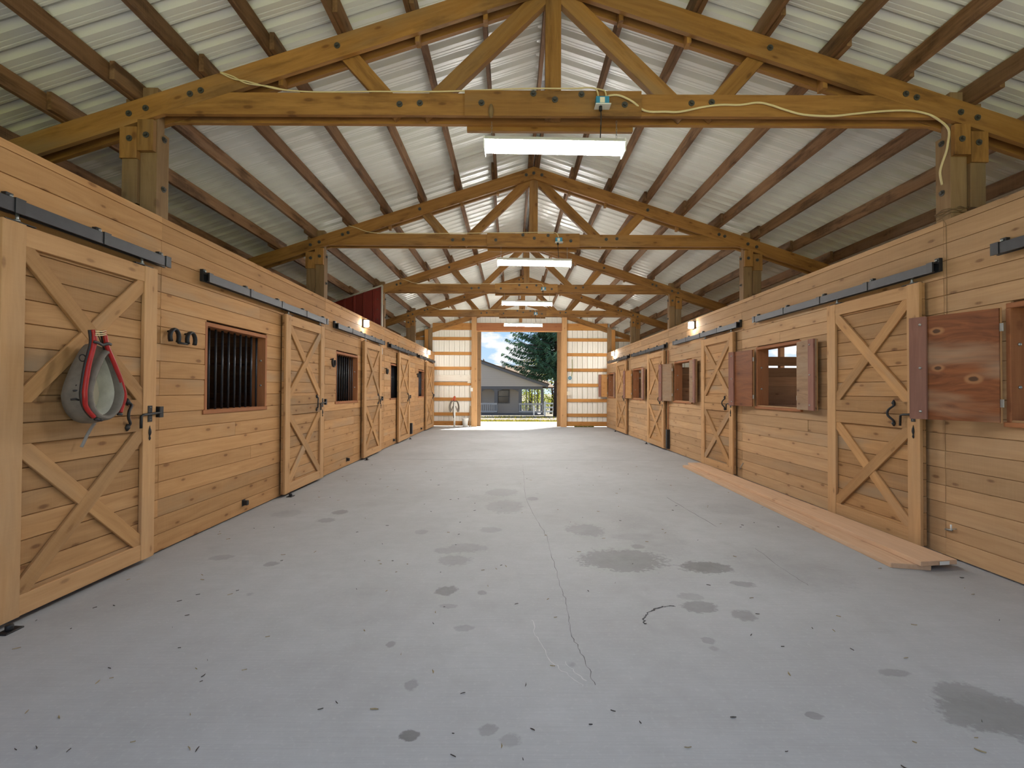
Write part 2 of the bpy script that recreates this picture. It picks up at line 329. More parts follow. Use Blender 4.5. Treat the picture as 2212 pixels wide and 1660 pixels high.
# ------------------------------------------------------------------ mesh helpers
CACHE = {}
def put(name, me, mat, mw=None, parent=None, label=None):
    if mat is not None and (len(me.materials) == 0):
        me.materials.append(mat)
    o = bpy.data.objects.new(name, me); COL.objects.link(o)
    if mat is not None and me.materials[0] is not mat:
        o.material_slots[0].link = 'OBJECT'; o.material_slots[0].material = mat
    if mw is None: mw = Matrix.Identity(4)
    MW[o.name] = mw
    if parent is not None:
        o.parent = parent; o.matrix_parent_inverse = MW[parent.name].inverted()
    o.matrix_basis = mw
    if label: o['label'] = label
    return o
MW = {}
def rawmesh(name, verts, faces, smooth=False):
    me = bpy.data.meshes.new(name); me.from_pydata([tuple(v) for v in verts], [], faces); me.update()
    if smooth:
        for p in me.polygons: p.use_smooth = True
    return me
def tagit(o, label, cat, group=None, kind=None):
    if label: o['label'] = label
    if cat: o['category'] = cat
    if group: o['group'] = group
    if kind: o['kind'] = kind
    return o
def empty(name, loc, label=None, cat=None, group=None, kind=None):
    o = bpy.data.objects.new(name, None); COL.objects.link(o); o.empty_display_size = 0.1
    o.location = loc; MW[o.name] = Matrix.Translation(Vector(loc))
    return tagit(o, label, cat, group, kind)

def barmesh(L, H, T, ch=0.0):
    """bar: length on local X, height on local Z, thickness on local Y; all four long edges chamfered by ch"""
    key = ('bar', round(L, 3), round(H, 3), round(T, 3), round(ch, 4))
    if key in CACHE: return CACHE[key]
    h, t = H/2, T/2
    if ch > 0:
        c = min(ch, h*0.45, t*0.45)
        prof = [(-t, -h+c), (-t+c, -h), (t-c, -h), (t, -h+c), (t, h-c), (t-c, h), (-t+c, h), (-t, h-c)]
    else:
        prof = [(-t, -h), (t, -h), (t, h), (-t, h)]
    n = len(prof); vs = [(-L/2, y, z) for y, z in prof] + [(L/2, y, z) for y, z in prof]
    fs = [(i, (i+1) % n, n+(i+1) % n, n+i) for i in range(n)] + [tuple(range(n-1, -1, -1)), tuple(range(n, 2*n))]
    me = rawmesh('bar', vs, [f[::-1] for f in fs]); CACHE[key] = me
    return me
def frame_from(p0, p1, up):
    x = (p1-p0).normalized(); z = (up - x*up.dot(x)).normalized(); y = z.cross(x)
    c = (p0+p1)/2
    return Matrix(((x.x, y.x, z.x, c.x), (x.y, y.y, z.y, c.y), (x.z, y.z, z.z, c.z), (0, 0, 0, 1)))
def beam(name, p0, p1, H, T, mat, parent=None, up=(0, 0, 1), ch=0.003, label=None):
    p0, p1 = Vector(p0), Vector(p1)
    return put(name, barmesh((p1-p0).length, H, T, ch), mat, frame_from(p0, p1, Vector(up)), parent, label)
def box(name, lo, hi, mat, parent=None, axis=None, ch=0.003, label=None):
    """axis-aligned box between two corners, grain along its longest side unless told"""
    lo, hi = Vector(lo), Vector(hi); d = hi-lo; c = (lo+hi)/2
    a = axis if axis is not None else max(range(3), key=lambda i: d[i])
    if a == 0: return beam(name, (lo.x, c.y, c.z), (hi.x, c.y, c.z), d.z, d.y, mat, parent, (0, 0, 1), ch, label)
    if a == 1: return beam(name, (c.x, lo.y, c.z), (c.x, hi.y, c.z), d.z, d.x, mat, parent, (0, 0, 1), ch, label)
    return beam(name, (c.x, c.y, lo.z), (c.x, c.y, hi.z), d.y, d.x, mat, parent, (0, 1, 0), ch, label)
def prism_xz(name, poly, y0, y1, mat, parent=None, ang=0.0):
    """polygon in the XZ plane pulled from y0 to y1; ang turns the local frame so the grain runs along the member"""
    cx = sum(p[0] for p in poly)/len(poly); cz = sum(p[1] for p in poly)/len(poly); cy = (y0+y1)/2
    R_ = Matrix.Rotation(-ang, 4, 'Y'); mw = Matrix.Translation((cx, cy, cz)) @ R_; inv = mw.inverted()
    n = len(poly)
    vs = [inv @ Vector((x, y0, z)) for x, z in poly] + [inv @ Vector((x, y1, z)) for x, z in poly]
    fs = [tuple(range(n)), tuple(range(2*n-1, n-1, -1))] + [(i, n+i, n+(i+1) % n, (i+1) % n) for i in range(n)]
    me = rawmesh(name, vs, fs); fixn(me)
    return put(name, me, mat, mw, parent)
def fixn(me):
    bm = bmesh.new(); bm.from_mesh(me); bmesh.ops.recalc_face_normals(bm, faces=bm.faces); bm.to_mesh(me); bm.free()
def smoothpts(pts, k=6):
    P = [Vector(p) for p in pts]; out = []
    for i in range(len(P)-1):
        a, b, c, d = P[max(i-1, 0)], P[i], P[i+1], P[min(i+2, len(P)-1)]
        for j in range(k):
            t = j/k
            out.append(0.5*((2*b)+(c-a)*t+(2*a-5*b+4*c-d)*t*t+(3*b-a-3*c+d)*t**3))
    out.append(P[-1]); return out
def tubemesh(pts, r, n=8, closed=False, flat=1.0, flatdir=None):
    P = [Vector(p) for p in pts]; vs = []; fs = []
    R_ = r if callable(r) else (lambda i: r)
    nrm = None
    for i, p in enumerate(P):
        if closed: tg = (P[(i+1) % len(P)]-P[i-1]).normalized()
        else: tg = (P[min(i+1, len(P)-1)]-P[max(i-1, 0)]).normalized()
        if flatdir is not None:
            nrm = Vector(flatdir) - tg*tg.dot(Vector(flatdir))
        elif nrm is None:
            nrm = tg.orthogonal()
        else:
            nrm = nrm - tg*tg.dot(nrm)
        if nrm.length < 1e-6: nrm = tg.orthogonal()
        nrm.normalize(); b = tg.cross(nrm); rr = R_(i)
        for k in range(n):
            a = 2*PI*k/n
            vs.append(p + nrm*math.cos(a)*rr*flat + b*math.sin(a)*rr)
    m = len(P)
    for i in range(m if closed else m-1):
        j = (i+1) % m
        for k in range(n):
            fs.append((i*n+k, i*n+(k+1) % n, j*n+(k+1) % n, j*n+k))
    if not closed:
        fs.append(tuple(range(n-1, -1, -1))); fs.append(tuple((m-1)*n+k for k in range(n)))
    me = rawmesh('tube', vs, fs, True); fixn(me)
    return me
def tube(name, pts, r, mat, parent=None, n=8, closed=False, smooth=0, flat=1.0, flatdir=None, label=None):
    if smooth: pts = smoothpts(pts, smooth)
    return put(name, tubemesh(pts, r, n, closed, flat, flatdir), mat, None, parent, label)
def lathe(name, prof, mat, loc, parent=None, n=20, label=None):
    vs = []; fs = []
    for r, z in prof:
        for k in range(n): vs.append((r*math.cos(2*PI*k/n), r*math.sin(2*PI*k/n), z))
    for i in range(len(prof)-1):
        for k in range(n): fs.append((i*n+k, i*n+(k+1) % n, (i+1)*n+(k+1) % n, (i+1)*n+k))
    fs.append(tuple(range(n-1, -1, -1))); fs.append(tuple((len(prof)-1)*n+k for k in range(n)))
    me = rawmesh(name, vs, fs, True); fixn(me)
    return put(name, me, mat, Matrix.Translation(Vector(loc)), parent, label)
def boltmesh():
    if 'bolt' in CACHE: return CACHE['bolt']
    vs = []; fs = []
    def ring(r, z, n, ph=0): 
        s = len(vs); vs.extend([(r*math.cos(2*PI*k/n+ph), r*math.sin(2*PI*k/n+ph), z) for k in range(n)]); return s
    n = 12
    a = ring(0.026, 0, n); b_ = ring(0.026, 0.005, n)
    fs += [(a+k, a+(k+1) % n, b_+(k+1) % n, b_+k) for k in range(n)] + [tuple(b_+k for k in range(n))]
    n = 6
    a = ring(0.014, 0.004, n); b_ = ring(0.013, 0.020, n)
    fs += [(a+k, a+(k+1) % n, b_+(k+1) % n, b_+k) for k in range(n)] + [tuple(b_+k for k in range(n))]
    CACHE['bolt'] = rawmesh('bolt', vs, fs); return CACHE['bolt']
def bolt(p, nrm, parent, s=1.0, mat=None):
    q = Vector(nrm).to_track_quat('Z', 'Y').to_matrix().to_4x4()
    mw = Matrix.Translation(Vector(p)) @ q @ Matrix.Diagonal((s, s, s, 1))
    return put('bolt', boltmesh(), mat or M['bolt'], mw, parent)

# ------------------------------------------------------------------ dimensions
XL, XR = -3.01, 3.71            # faces of the two stall fronts
HW = 2.88                        # their height
XA = 0.342                       # ridge line
ZA = 4.985                       # top of truss at the ridge
SL = 0.33
TY = [3.93, 7.50, 11.06, 14.62]  # front faces of the four trusses
YE = 18.45                       # end wall sheet
YN = 0.45                        # near end of the roof
XOL, XOR = -6.75, 7.45           # outer walls
zt = lambda x: ZA - SL*abs(x-XA)
COSR = 1/math.sqrt(1+SL*SL); ANG = math.atan(SL)
PUR_H = 0.15
zroof = lambda x: zt(x) + PUR_H + 0.009

# ------------------------------------------------------------------ floor and ground
fl = empty('floor', (0, 0, 0), 'brushed grey concrete aisle floor with dark wet stains', 'floor', kind='structure')
def slab(y0, y1):
    z = 0.0
    vs = [(XL-0.2, y0, z), (XR+0.2, y0, z), (XR+0.2, y1, z), (XL-0.2, y1, z), (XL-0.2, y0, -0.12), (XR+0.2, y0, -0.12), (XR+0.2, y1, -0.12), (XL-0.2, y1, -0.12)]
    fs = [(0, 1, 2, 3), (7, 6, 5, 4), (0, 4, 5, 1), (1, 5, 6, 2), (2, 6, 7, 3), (3, 7, 4, 0)]
    return put('slab', rawmesh('slab', vs, fs), M['concrete'], None, fl)
slab(-8.0, -2.01); slab(-2.0, 9.545); slab(9.555, 18.55); slab(18.556, 21.3)  # first slab is unseen, lengthened to bounce sunlight up to the roof
def ribbon(name, pts, wd, mat, parent, z=0.0012):
    P = smoothpts([(x, y, z) for x, y in pts], 6); vs = []; fs = []
    for i, p in enumerate(P):
        tg = (P[min(i+1, len(P)-1)]-P[max(i-1, 0)]).normalized(); s = Vector((-tg.y, tg.x, 0))
        ww = wd*(0.4+0.9*random.random()); j = Vector((random.uniform(-1, 1), random.uniform(-1, 1), 0))*max(wd*0.9, 0.008)
        vs += [p+j+s*ww/2, p+j-s*ww/2]
    for i in range(len(P)-1): fs.append((2*i+1, 2*i+3, 2*i+2, 2*i))
    return put(name, rawmesh(name, vs, fs), mat, None, parent)
ribbon('crack', [(0.22, 8.91), (0.2, 7.32), (0.2, 6.08), (0.28, 5.11), (0.34, 4.55), (0.35, 3.87), (0.36, 3.34), (0.37, 3.09), (0.35, 2.79), (0.37, 2.59), (0.39, 2.42), (0.4, 2.27)], 0.0032, M['crack'], fl)
ribbon('crack', [(2.05, 6.25), (2.09, 5.53), (2.13, 4.9)], 0.005, M['crack'], fl)
ribbon('crack', [(2.18, 4.24), (2.15, 3.7), (2.15, 3.43)], 0.003, M['crack'], fl)
ribbon('scuff_mark', [(0.13, 2.9), (0.15, 2.69), (0.2, 2.5), (0.26, 2.38), (0.35, 2.25)], 0.005, M['scuff'], fl)
ribbon('scuff_mark', [(0.28, 2.46), (0.32, 2.38), (0.36, 2.3)], 0.005, M['scuff'], fl)
ribbon('tyre_mark', [(0.81, 2.86), (0.82, 2.92), (0.87, 3.0), (0.94, 3.05), (1.01, 3.09), (1.08, 3.09)], 0.012, M['rubber_mark'], fl)
# ground: level under the barn, falling away beyond the apron
gz = lambda y: -0.05 if y < 21.3 else -0.05 - 0.038*(y-21.3) if y < 60 else -0.05-0.038*38.7
vs = []; fs = []; gy = [-60, -2, 10, 21.3, 24, 28, 34, 40, 46, 52, 60, 120, 400]; gx = [-300, -60, -20, -6.8, 0, 7.5, 20, 60, 300]
for y in gy:
    for x in gx: vs.append((x, y, gz(y)))
for j in range(len(gy)-1):
    for i in range(len(gx)-1):
        a = j*len(gx)+i; fs.append((a, a+1, a+1+len(gx), a+len(gx)))
tagit(put('ground', rawmesh('ground', vs, fs), M['gravel']), 'gravel yard with weeds falling away beyond the barn doorway', 'ground', kind='structure')

# ------------------------------------------------------------------ roof
ce = empty('ceiling', (XA, 9, ZA), 'off-white ribbed steel roof underside on dark purlins', 'roof', kind='structure')
RP = 0.20
def roofsheet(side):
    key = ('roof', side)
    if key in CACHE: return CACHE[key]
    Ls = ((XA-(XOL-0.25)) if side < 0 else ((XOR+0.25)-XA))/COSR
    prof = []
    for r in range(4):
        y = r*RP
        prof += [(y, 0), (y+0.040, 0), (y+0.045, 0.004), (y+0.050, 0), (y+0.080, 0), (y+0.085, 0.004), (y+0.090, 0), (y+0.108, 0), (y+0.113, 0.046), (y+0.146, 0.046), (y+0.148, 0.030), (y+0.192, 0)]
    prof.append((4*RP+0.03, 0))
    vs = [(-Ls/2, y, z) for y, z in prof] + [(Ls/2, y, z) for y, z in prof]; n = len(prof)
    fs = [(i, i+1, n+i+1, n+i) for i in range(n-1)]
    CACHE[key] = rawmesh('roof_panel', vs, fs); return CACHE[key]
y = YN; k = 0
while y < YE+0.1:
    for side in (-1, 1):
        Ls = ((XA-(XOL-0.25)) if side < 0 else ((XOR+0.25)-XA))/COSR
        hx = XA + side*Ls*COSR/2
        mw = Matrix.Translation((hx, y, zroof(hx)+0.0015*(k % 2))) @ Matrix.Rotation(side*ANG, 4, 'Y')
        put('roof_panel', roofsheet(side), M['roof_sheet'], mw, ce)
    y += 4*RP; k += 1
bays = [(YN, 4.22), (3.78, 7.76), (7.33, 11.32), (10.90, 14.88), (14.46, YE-0.03)]
for bi, (y0, y1) in enumerate(bays):
    for side in (-1, 1):
        for k in range(13):
            x = XA + side*(0.05+0.578*k)
            if side < 0 and x < XOL: continue
            x2 = x + (0.021 if bi % 2 else -0.021)
            c0 = Vector((x2, 0, zt(x2)+PUR_H/2+0.004))
            upn = Vector((side*SL, 0, 1)).normalized()
            j = random.uniform(-0.1, 0.1)
            beam('purlin', (c0.x, y0+(j if bi else 0), c0.z), (c0.x, y1+(j if bi < 4 else 0), c0.z), PUR_H-0.004, 0.040, M['purlin'], ce, (0, 0, 1), 0.002)
# ridge pieces
box('ridge_cap', (XA-0.09, YN, zroof(XA)-0.005), (XA+0.09, YE+0.1, zroof(XA)+0.012), M['roof_sheet'], ce, 1)

# ------------------------------------------------------------------ trusses
def truss(i, label):
    Y = TY[i]; t = empty('roof_truss', (XA, Y, 0), label, 'truss', 'roof trusses')
    W = M['truss']; V = 0.194
    for (a, b_) in ((Y, Y+0.04), (Y+0.125, Y+0.165)):
        for side in (-1, 1):
            xe = XOL+0.05 if side < 0 else XOR-0.05
            xs = XA
            prism_xz('top_chord', [(xs, zt(xs)), (xe, zt(xe)), (xe, zt(xe)-V), (xs, zt(xs)-V)], a+(0.0008 if side < 0 else 0), b_, W, t, math.atan2(zt(xe)-zt(xs), xe-xs))
        dz = 0 if a == Y else -0.004
        x1, x0 = (ZA-V-3.71)/SL, (ZA-V-3.895)/SL
        prism_xz('bottom_chord', [(XA-x1, 3.71+dz), (XA+x1, 3.71+dz), (XA+x0, 3.894+dz), (XA-x0, 3.894+dz)], a+0.001, b_, W, t)
    box('splice_plate', (-0.40, Y-0.04, 3.685), (1.07, Y, 3.898), W, t, 0)
    box('splice_plate', (-0.40, Y+0.165, 3.668), (1.05, Y+0.203, 3.86), W, t, 0)
    g0, g1 = Y+0.045, Y+0.12
    box('king_post', (XA-0.067, g0, 3.72), (XA+0.067, g1, 4.93), W, t, 2)
    for s in (-1, 1):
        gm = (g0+g1)/2
        beam('web_brace', (XA+s*1.13, gm, 3.755), (XA+s*0.03, gm, 4.83), 0.138, 0.07, W, t, (0, 0, 1))
        beam('web_brace', (XA+s*1.30, gm, 3.755), (XA+s*1.84, gm, 4.36), 0.138, 0.066, W, t, (0, 0, 1))
        for k in range(1, 7):
            x = XA+s*(0.05+0.578*k-0.05)
            if k in (3,): continue
            box('spacer_block', (x-0.02, Y+0.042, zt(x)-V-0.045), (x+0.02, Y+0.123, zt(x)-0.02), W, t, 2)
        # post, bearing blocks and stub beside it
        xi = XL if s < 0 else XR
        p = put('post', rawmesh('post', *postmesh(xi, s, Y)), M['post'], Matrix.Translation((xi+s*0.07, Y+0.11, 2.0)) @ Matrix.Rotation(-PI/2, 4, 'Y'), t)
        xa_, xb_ = sorted((xi+s*0.002, xi+s*0.137))
        zc = zt((xa_+xb_)/2)-V
        box('bearing_block', (xa_, Y-0.002, 3.40), (xb_, Y+0.039, zc-0.0), W, t, 2)
        xa_, xb_ = sorted((xi+s*0.140, xi+s*0.285))
        zc = zt((xa_+xb_)/2)-V
        box('bearing_block', (xa_, Y-0.002, 3.335), (xb_, Y+0.12, zc-0.015), W, t, 2)
        xa_, xb_ = sorted((xi+s*0.142, xi+s*0.272))
        box('stub_post', (xa_, Y+0.012, 2.96), (xb_, Y+0.122, 3.334), M['post'], t, 2)
        box('stub_post', (xa_, Y+0.045, zc+V-0.02), (xb_, Y+0.12, zt((xa_+xb_)/2)+0.05), M['post'], t, 2)
        for (zz, xx) in ((3.53, xi+s*0.06), (3.50, xi+s*0.20)): bolt((xx, Y-0.002, zz), (0, -1, 0), t)
        for dx in (2.96, 3.05, 3.42, 3.56):
            x = XA+s*dx; bolt((x, Y, zt(x)-0.10), (0, -1, 0), t)
        bolt((XA+s*1.82, Y, zt(XA+s*1.82)-0.09), (0, -1, 0), t)
        bolt((xi, Y+0.12, 3.55), (-s, 0, 0), t); bolt((xi, Y+0.12, 3.12), (-s, 0, 0), t)
    for (x, z) in ((-0.26, 3.79), (0.17, 3.87), (0.35, 3.82), (0.57, 3.865), (0.93, 3.78)): bolt((x, Y-0.04, z), (0, -1, 0), t)
    for (x, z) in ((-0.95, 3.80), (-0.78, 3.81), (1.50, 3.82), (1.67, 3.83)): bolt((x, Y, z), (0, -1, 0), t)
    for (x, z) in ((0.22, 4.85), (0.34, 4.88), (0.47, 4.85)): bolt((x, Y, z), (0, -1, 0), t)
    return t
def postmesh(xi, s, Y):
    """square post, notched at its top for the rear chord, its tip cut to the roof slope (local X runs up the post)"""
    x0, x1 = sorted((xi, xi+s*0.138)); y0, ym, y1 = Y+0.041, Y+0.124, Y+0.18
    ztop = zt((x0+x1)/2)+0.10
    def blk(ya, yb, za, zb, tip=False):
        q = []
        for z in (za, zb):
            for (x, yy) in ((x0, ya), (x1, ya), (x1, yb), (x0, yb)):
                q.append((x, yy, z))
        return q
    vs = blk(y0, y1, HW-0.004, 3.60) + blk(y0, ym, 3.60, ztop)
    x0, x1 = sorted((xi+s*0.030, xi+s*0.138)); vs += blk(y0, y1, -0.05, HW-0.004)
    # chamfer of the tip on the aisle side
    f = lambda o: [(o, o+3, o+2, o+1), (o+4, o+5, o+6, o+7)] + [(o+k, o+(k+1) % 4, o+4+(k+1) % 4, o+4+k) for k in range(4)]
    inv = (Matrix.Translation((xi+s*0.07, Y+0.11, 2.0)) @ Matrix.Rotation(-PI/2, 4, 'Y')).inverted()
    return [inv @ Vector(v) for v in vs], f(0)+f(8)+f(16)
truss(0, 'big timber truss carrying the sagging cream cable and blue outlet box, twine on one post')
truss(1, 'second timber truss down the aisle, framed inside the opening of the big front truss')
truss(2, 'third timber truss down the aisle, its post beside the red metal sheet')
truss(3, 'last timber truss before the white end wall, above the open doorway')

# ------------------------------------------------------------------ stall fronts
PIT = 0.148
def plankmesh(L, H, T=0.026, gv=0.0024):
    """board with a shadow groove along both long edges"""
    key = ('plank', round(L, 3), round(H, 3), round(T, 3))
    if key in CACHE: return CACHE[key]
    h, t, m_, q = H/2, T/2, 0.003, gv
    prof = [(-t, -h+q+0.0015), (-t+0.0015, -h+q), (-m_, -h+q), (-m_, -h), (m_, -h), (m_, -h+q), (t-0.0015, -h+q), (t, -h+q+0.0015)]
    prof = prof + [(y_, -z_) for y_, z_ in reversed(prof)]
    n = len(prof); vs = [(-L/2, y_, z_) for y_, z_ in prof] + [(L/2, y_, z_) for y_, z_ in prof]
    fs = [(i, n+i, n+(i+1) % n, (i+1) % n) for i in range(n)] + [tuple(range(n)), tuple(range(2*n-1, n-1, -1))]
    me = rawmesh('plank', vs, fs); fixn(me); CACHE[key] = me
    return me
def plank(p0, p1, H, mat, parent, T=0.026, gv=0.0024):
    p0, p1 = Vector(p0), Vector(p1)
    return put('plank', plankmesh((p1-p0).length, H, T, gv), mat, frame_from(p0, p1, Vector((0, 0, 1))), parent)
def stallfront(name, X, s, holes, mat, label):
    """horizontal board wall; s = direction of the aisle; holes = (y0, y1, z0, z1)"""
    wl = empty(name, (X, 9.0, 0), label, 'wall', kind='structure')
    rows = []; z = 0.012
    while z < HW-0.01:
        rows.append((z, min(z+PIT, HW))); z += PIT
    seams = [1.2, 4.04, 7.60, 11.16, 14.72, 18.40]
    for ri, (z0, z1) in enumerate(rows):
        zc = (z0+z1)/2
        cuts = sorted([(h[0], h[1]) for h in holes if h[2]-0.02 < zc < h[3]+0.02])
        for a, b_ in zip(seams[:-1], seams[1:]):
            segs = []; p = a
            for (h0, h1) in cuts:
                if h1 <= p or h0 >= b_: continue
                if h0 > p+0.03: segs.append((p, h0))
                p = h1
            if p < b_-0.03: segs.append((p, b_))
            for (u, v) in segs:
                if v-u > 2.6 and random.random() < 0.35:
                    m_ = u+(v-u)*random.uniform(0.3, 0.7); parts = [(u, m_), (m_, v)]
                else: parts = [(u, v)]
                for (u1, v1) in parts:
                    dx = random.uniform(-0.0025, 0.002)
                    plank((X-s*0.013+dx, u1+0.0015, zc), (X-s*0.013+dx, v1-0.0015, zc), z1-z0, mat, wl)
    # dark studs and backing rails behind the boards
    for yy in (1.3, 2.62, 3.96, 5.9, 7.48, 9.3, 11.05, 12.9, 14.6, 16.35, 18.3):
        if any(h[0]-0.06 < yy < h[1]+0.06 for h in holes): continue
        box('stud', (min(X-s*0.03, X-s*0.12), yy-0.03, 0.0), (max(X-s*0.03, X-s*0.12), yy+0.03, HW-0.03), M['dark_wood'], wl, 2)
    return wl
LW = [(4.65, 5.78, 1.19, 2.03), (8.10, 9.22, 1.19, 2.03), (11.75, 12.80, 1.19, 2.03), (15.25, 16.22, 1.19, 2.03)]
RW = [(2.42, 3.50, 1.18, 2.03), (6.07, 7.12, 1.18, 2.03), (9.72, 10.72, 1.18, 2.03), (13.32, 14.37, 1.18, 2.03), (16.95, 18.02, 1.18, 2.03)]
wl_left = stallfront('wall_left', XL, 1, LW, M['plank'], 'orange-brown board stall front with barred windows and black door tracks')
wl_right = stallfront('wall_right', XR, -1, RW, M['plank_right'], 'tan board stall front with open plywood window shutters')

# outer walls, stall partitions, unseen near end walls added to keep the stalls dark
ol = empty('wall_outer_left', (XOL, 9, 0), 'dark board outer wall seen through the barred windows', 'wall', kind='structure')
orr = empty('wall_outer_right', (XOR, 9, 0), 'board outer wall with daylight above it behind the open shutters', 'wall', kind='structure')
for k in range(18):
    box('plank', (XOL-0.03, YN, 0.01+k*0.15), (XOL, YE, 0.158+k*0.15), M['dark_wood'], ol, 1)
for k in range(8):  # boards kept low, out of view, so daylight floods the stalls
    box('plank', (XOR, YN, 0.01+k*0.15), (XOR+0.03, YE, 0.158+k*0.15), M['stall_wood'], orr, 1)
for yy in (0.6, 4.05, 7.6, 11.16, 14.7, 18.3, 2.3, 5.8, 9.4, 12.93, 16.5):
    box('wall_post', (XOR-0.12, yy-0.06, 0), (XOR-0.002, yy+0.06, 2.62), M['stall_wood'], orr, 2)
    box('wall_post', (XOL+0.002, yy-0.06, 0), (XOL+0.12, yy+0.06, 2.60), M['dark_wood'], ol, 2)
for i, yy in enumerate((4.11, 7.68, 11.24, 14.80)):
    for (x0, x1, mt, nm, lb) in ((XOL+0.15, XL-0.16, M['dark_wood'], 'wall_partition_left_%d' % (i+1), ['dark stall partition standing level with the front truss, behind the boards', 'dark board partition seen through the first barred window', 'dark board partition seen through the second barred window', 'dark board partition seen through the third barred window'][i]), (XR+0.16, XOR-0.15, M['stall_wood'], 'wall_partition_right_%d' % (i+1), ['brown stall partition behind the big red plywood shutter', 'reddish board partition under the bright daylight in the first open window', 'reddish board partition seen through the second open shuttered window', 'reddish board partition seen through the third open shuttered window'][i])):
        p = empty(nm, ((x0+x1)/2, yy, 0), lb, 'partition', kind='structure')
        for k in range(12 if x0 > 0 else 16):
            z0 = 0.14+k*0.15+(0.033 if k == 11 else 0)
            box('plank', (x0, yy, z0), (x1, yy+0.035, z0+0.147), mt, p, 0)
fe = empty('wall_front_left', (-4.9, YN, 0), 'closed near end of the barred stalls', 'wall', kind='structure')
ff = empty('wall_front_right', (5.6, YN, 0), 'unseen near end wall added to shut light out of the shuttered stalls', 'wall', kind='structure')
for k in range(17):
    box('plank', (XOL, YN, 0.01+k*0.15), (XL-0.15, YN+0.03, 0.158+k*0.15), M['dark_wood'], fe, 0)
    box('plank', (XR+0.15, YN, 0.01+k*0.15), (XOR, YN+0.03, 0.158+k*0.15), M['stall_wood'], ff, 0)

# ------------------------------------------------------------------ end wall
wb = empty('wall_back', (XA, YE, 0), 'white ribbed steel end wall on orange-brown girts with the doorway', 'wall', kind='structure')
def endsheet(x0, n, zb):
    prof = []
    for r in range(n):
        x = x0+r*RP
        prof += [(x, 0), (x+0.06, 0), (x+0.066, 0.006), (x+0.075, 0), (x+0.150, 0), (x+0.154, 0.045), (x+0.176, 0.045), (x+0.182, 0)]
    prof.append((x0+n*RP, 0)); m = len(prof)
    vs = [(x, YE+yy, zb) for x, yy in prof] + [(x, YE+yy, zroof(x)+0.01) for x, yy in prof]
    return put('metal_panel', rawmesh('metal_panel', vs, [(i, i+1, m+i+1, m+i) for i in range(m-1)]), M['wall_sheet'], None, wb)
DX0, DX1, DZ = -1.40, 2.00, 3.80
x = XOL-0.05
while x < XOR+0.05:
    n = 4
    if x < DX0 < x+4*RP: n = max(1, int(round((DX0-x)/RP)))
    elif x < DX1 < x+4*RP: n = max(1, int(round((DX1-x)/RP)))
    endsheet(x, n, DZ if (x+0.05 > DX0 and x+n*RP-0.05 < DX1+0.1) else 0.02)
    x += n*RP
YG0, YG1 = YE-0.045, YE-0.004
for (xa_, xb_, lst) in ((-3.09, -1.56, (3.42, 2.84, 2.26, 1.655, 1.055, 0.475)), (2.16, 3.74, (3.39, 2.81, 2.21, 1.62, 1.025, 0.45))):
    for zc in lst: box('girt', (xa_, YG0, zc-0.062), (xb_, YG1, zc+0.062), M['girt'], wb, 0)
    box('girt', (xa_, YG0, 3.76), (xb_, YG1, 4.03), M['girt'], wb, 0)
    box('skirt_board', (xa_, YG0, 0.02), (xb_, YG1, 0.20), M['girt'], wb, 0)
for (xa_, xb_) in ((XOL, -3.38), (4.01, XOR)):
    for zc in (3.42, 2.84, 2.26, 1.65, 1.05, 0.47):
        if zc+0.1 < zt(xa_ if abs(xa_) > abs(xb_) else xb_): box('girt', (xa_, YG0, zc-0.062), (xb_, YG1, zc+0.062), M['girt'], wb, 0)
box('girt', (-4.6, YG0, 3.36), (-3.38, YG1, 3.48), M['girt'], wb, 0); box('girt', (4.01, YG0, 3.33), (5.2, YG1, 3.45), M['girt'], wb, 0)
box('whitewashed_board', (-3.05, YG0-0.01, 1.75), (-1.57, YG0+0.025, 2.0), M['white_wood'], wb, 0, label='pale whitewashed board')
box('header_beam', (-1.37, YE-0.17, 3.735), (1.95, YE-0.01, 4.02), M['frame_wood'], wb, 0)  # darker wood stands in for the beam's backlit shade
box('header_trim', (-1.37, YE+0.03, 3.70), (1.95, YE+0.07, 3.80), M['batten'], wb, 0)
for (xa_, xb_) in ((-1.56, -1.37), (1.95, 2.14)):
    box('jamb_post', (xa_, YE-0.18, 0.0), (xb_, YE-0.006, zt((xa_+xb_)/2)), M['batten'], wb, 2)
box('jamb_board', (-1.372, YE-0.165, 0.0), (-1.345, YE-0.01, 3.735), M['batten'], wb, 2); box('jamb_board', (1.925, YE-0.165, 0.0), (1.952, YE-0.01, 3.735), M['batten'], wb, 2)
for (xa_, xb_) in ((-1.36, -1.20), (1.78, 1.94)):
    box('jamb_board', (xa_, YE+0.05, 0.0), (xb_, YE+0.09, 3.72), M['post'], wb, 2)
    for zc in (0.8, 1.72, 2.6): box('jamb_cleat', (xa_+0.01, YE+0.02, zc), (xb_-0.01, YE+0.05, zc+0.05), M['post'], wb, 0)
for (xa_, xb_, x2) in ((-3.235, -3.09, -3.38), (3.72, 3.865, 4.01)):
    box('wall_post', (xa_, YE-0.20, 0.0), (xb_, YE-0.05, zt(xa_)), M['post'], wb, 2)
    q0, q1 = sorted((x2, xa_ if x2 < xa_ else xb_)); box('wall_post', (q0, YE-0.19, HW-0.3), (q1, YE-0.06, zt(x2)), M['girt'], wb, 2)
for s in (-1, 1):
    xe = XOL if s < 0 else XOR
    prism_xz('end_rafter', [(XA, zt(XA)), (xe, zt(xe)), (xe, zt(xe)-0.2), (XA, zt(XA)-0.2)], YE-0.055, YE-0.012, M['truss'], wb, math.atan2(zt(xe)-zt(XA), xe-XA))
box('gable_post', (XA-0.06, YE-0.14, 4.02), (XA+0.06, YE-0.06, 4.80), M['truss'], wb, 2)

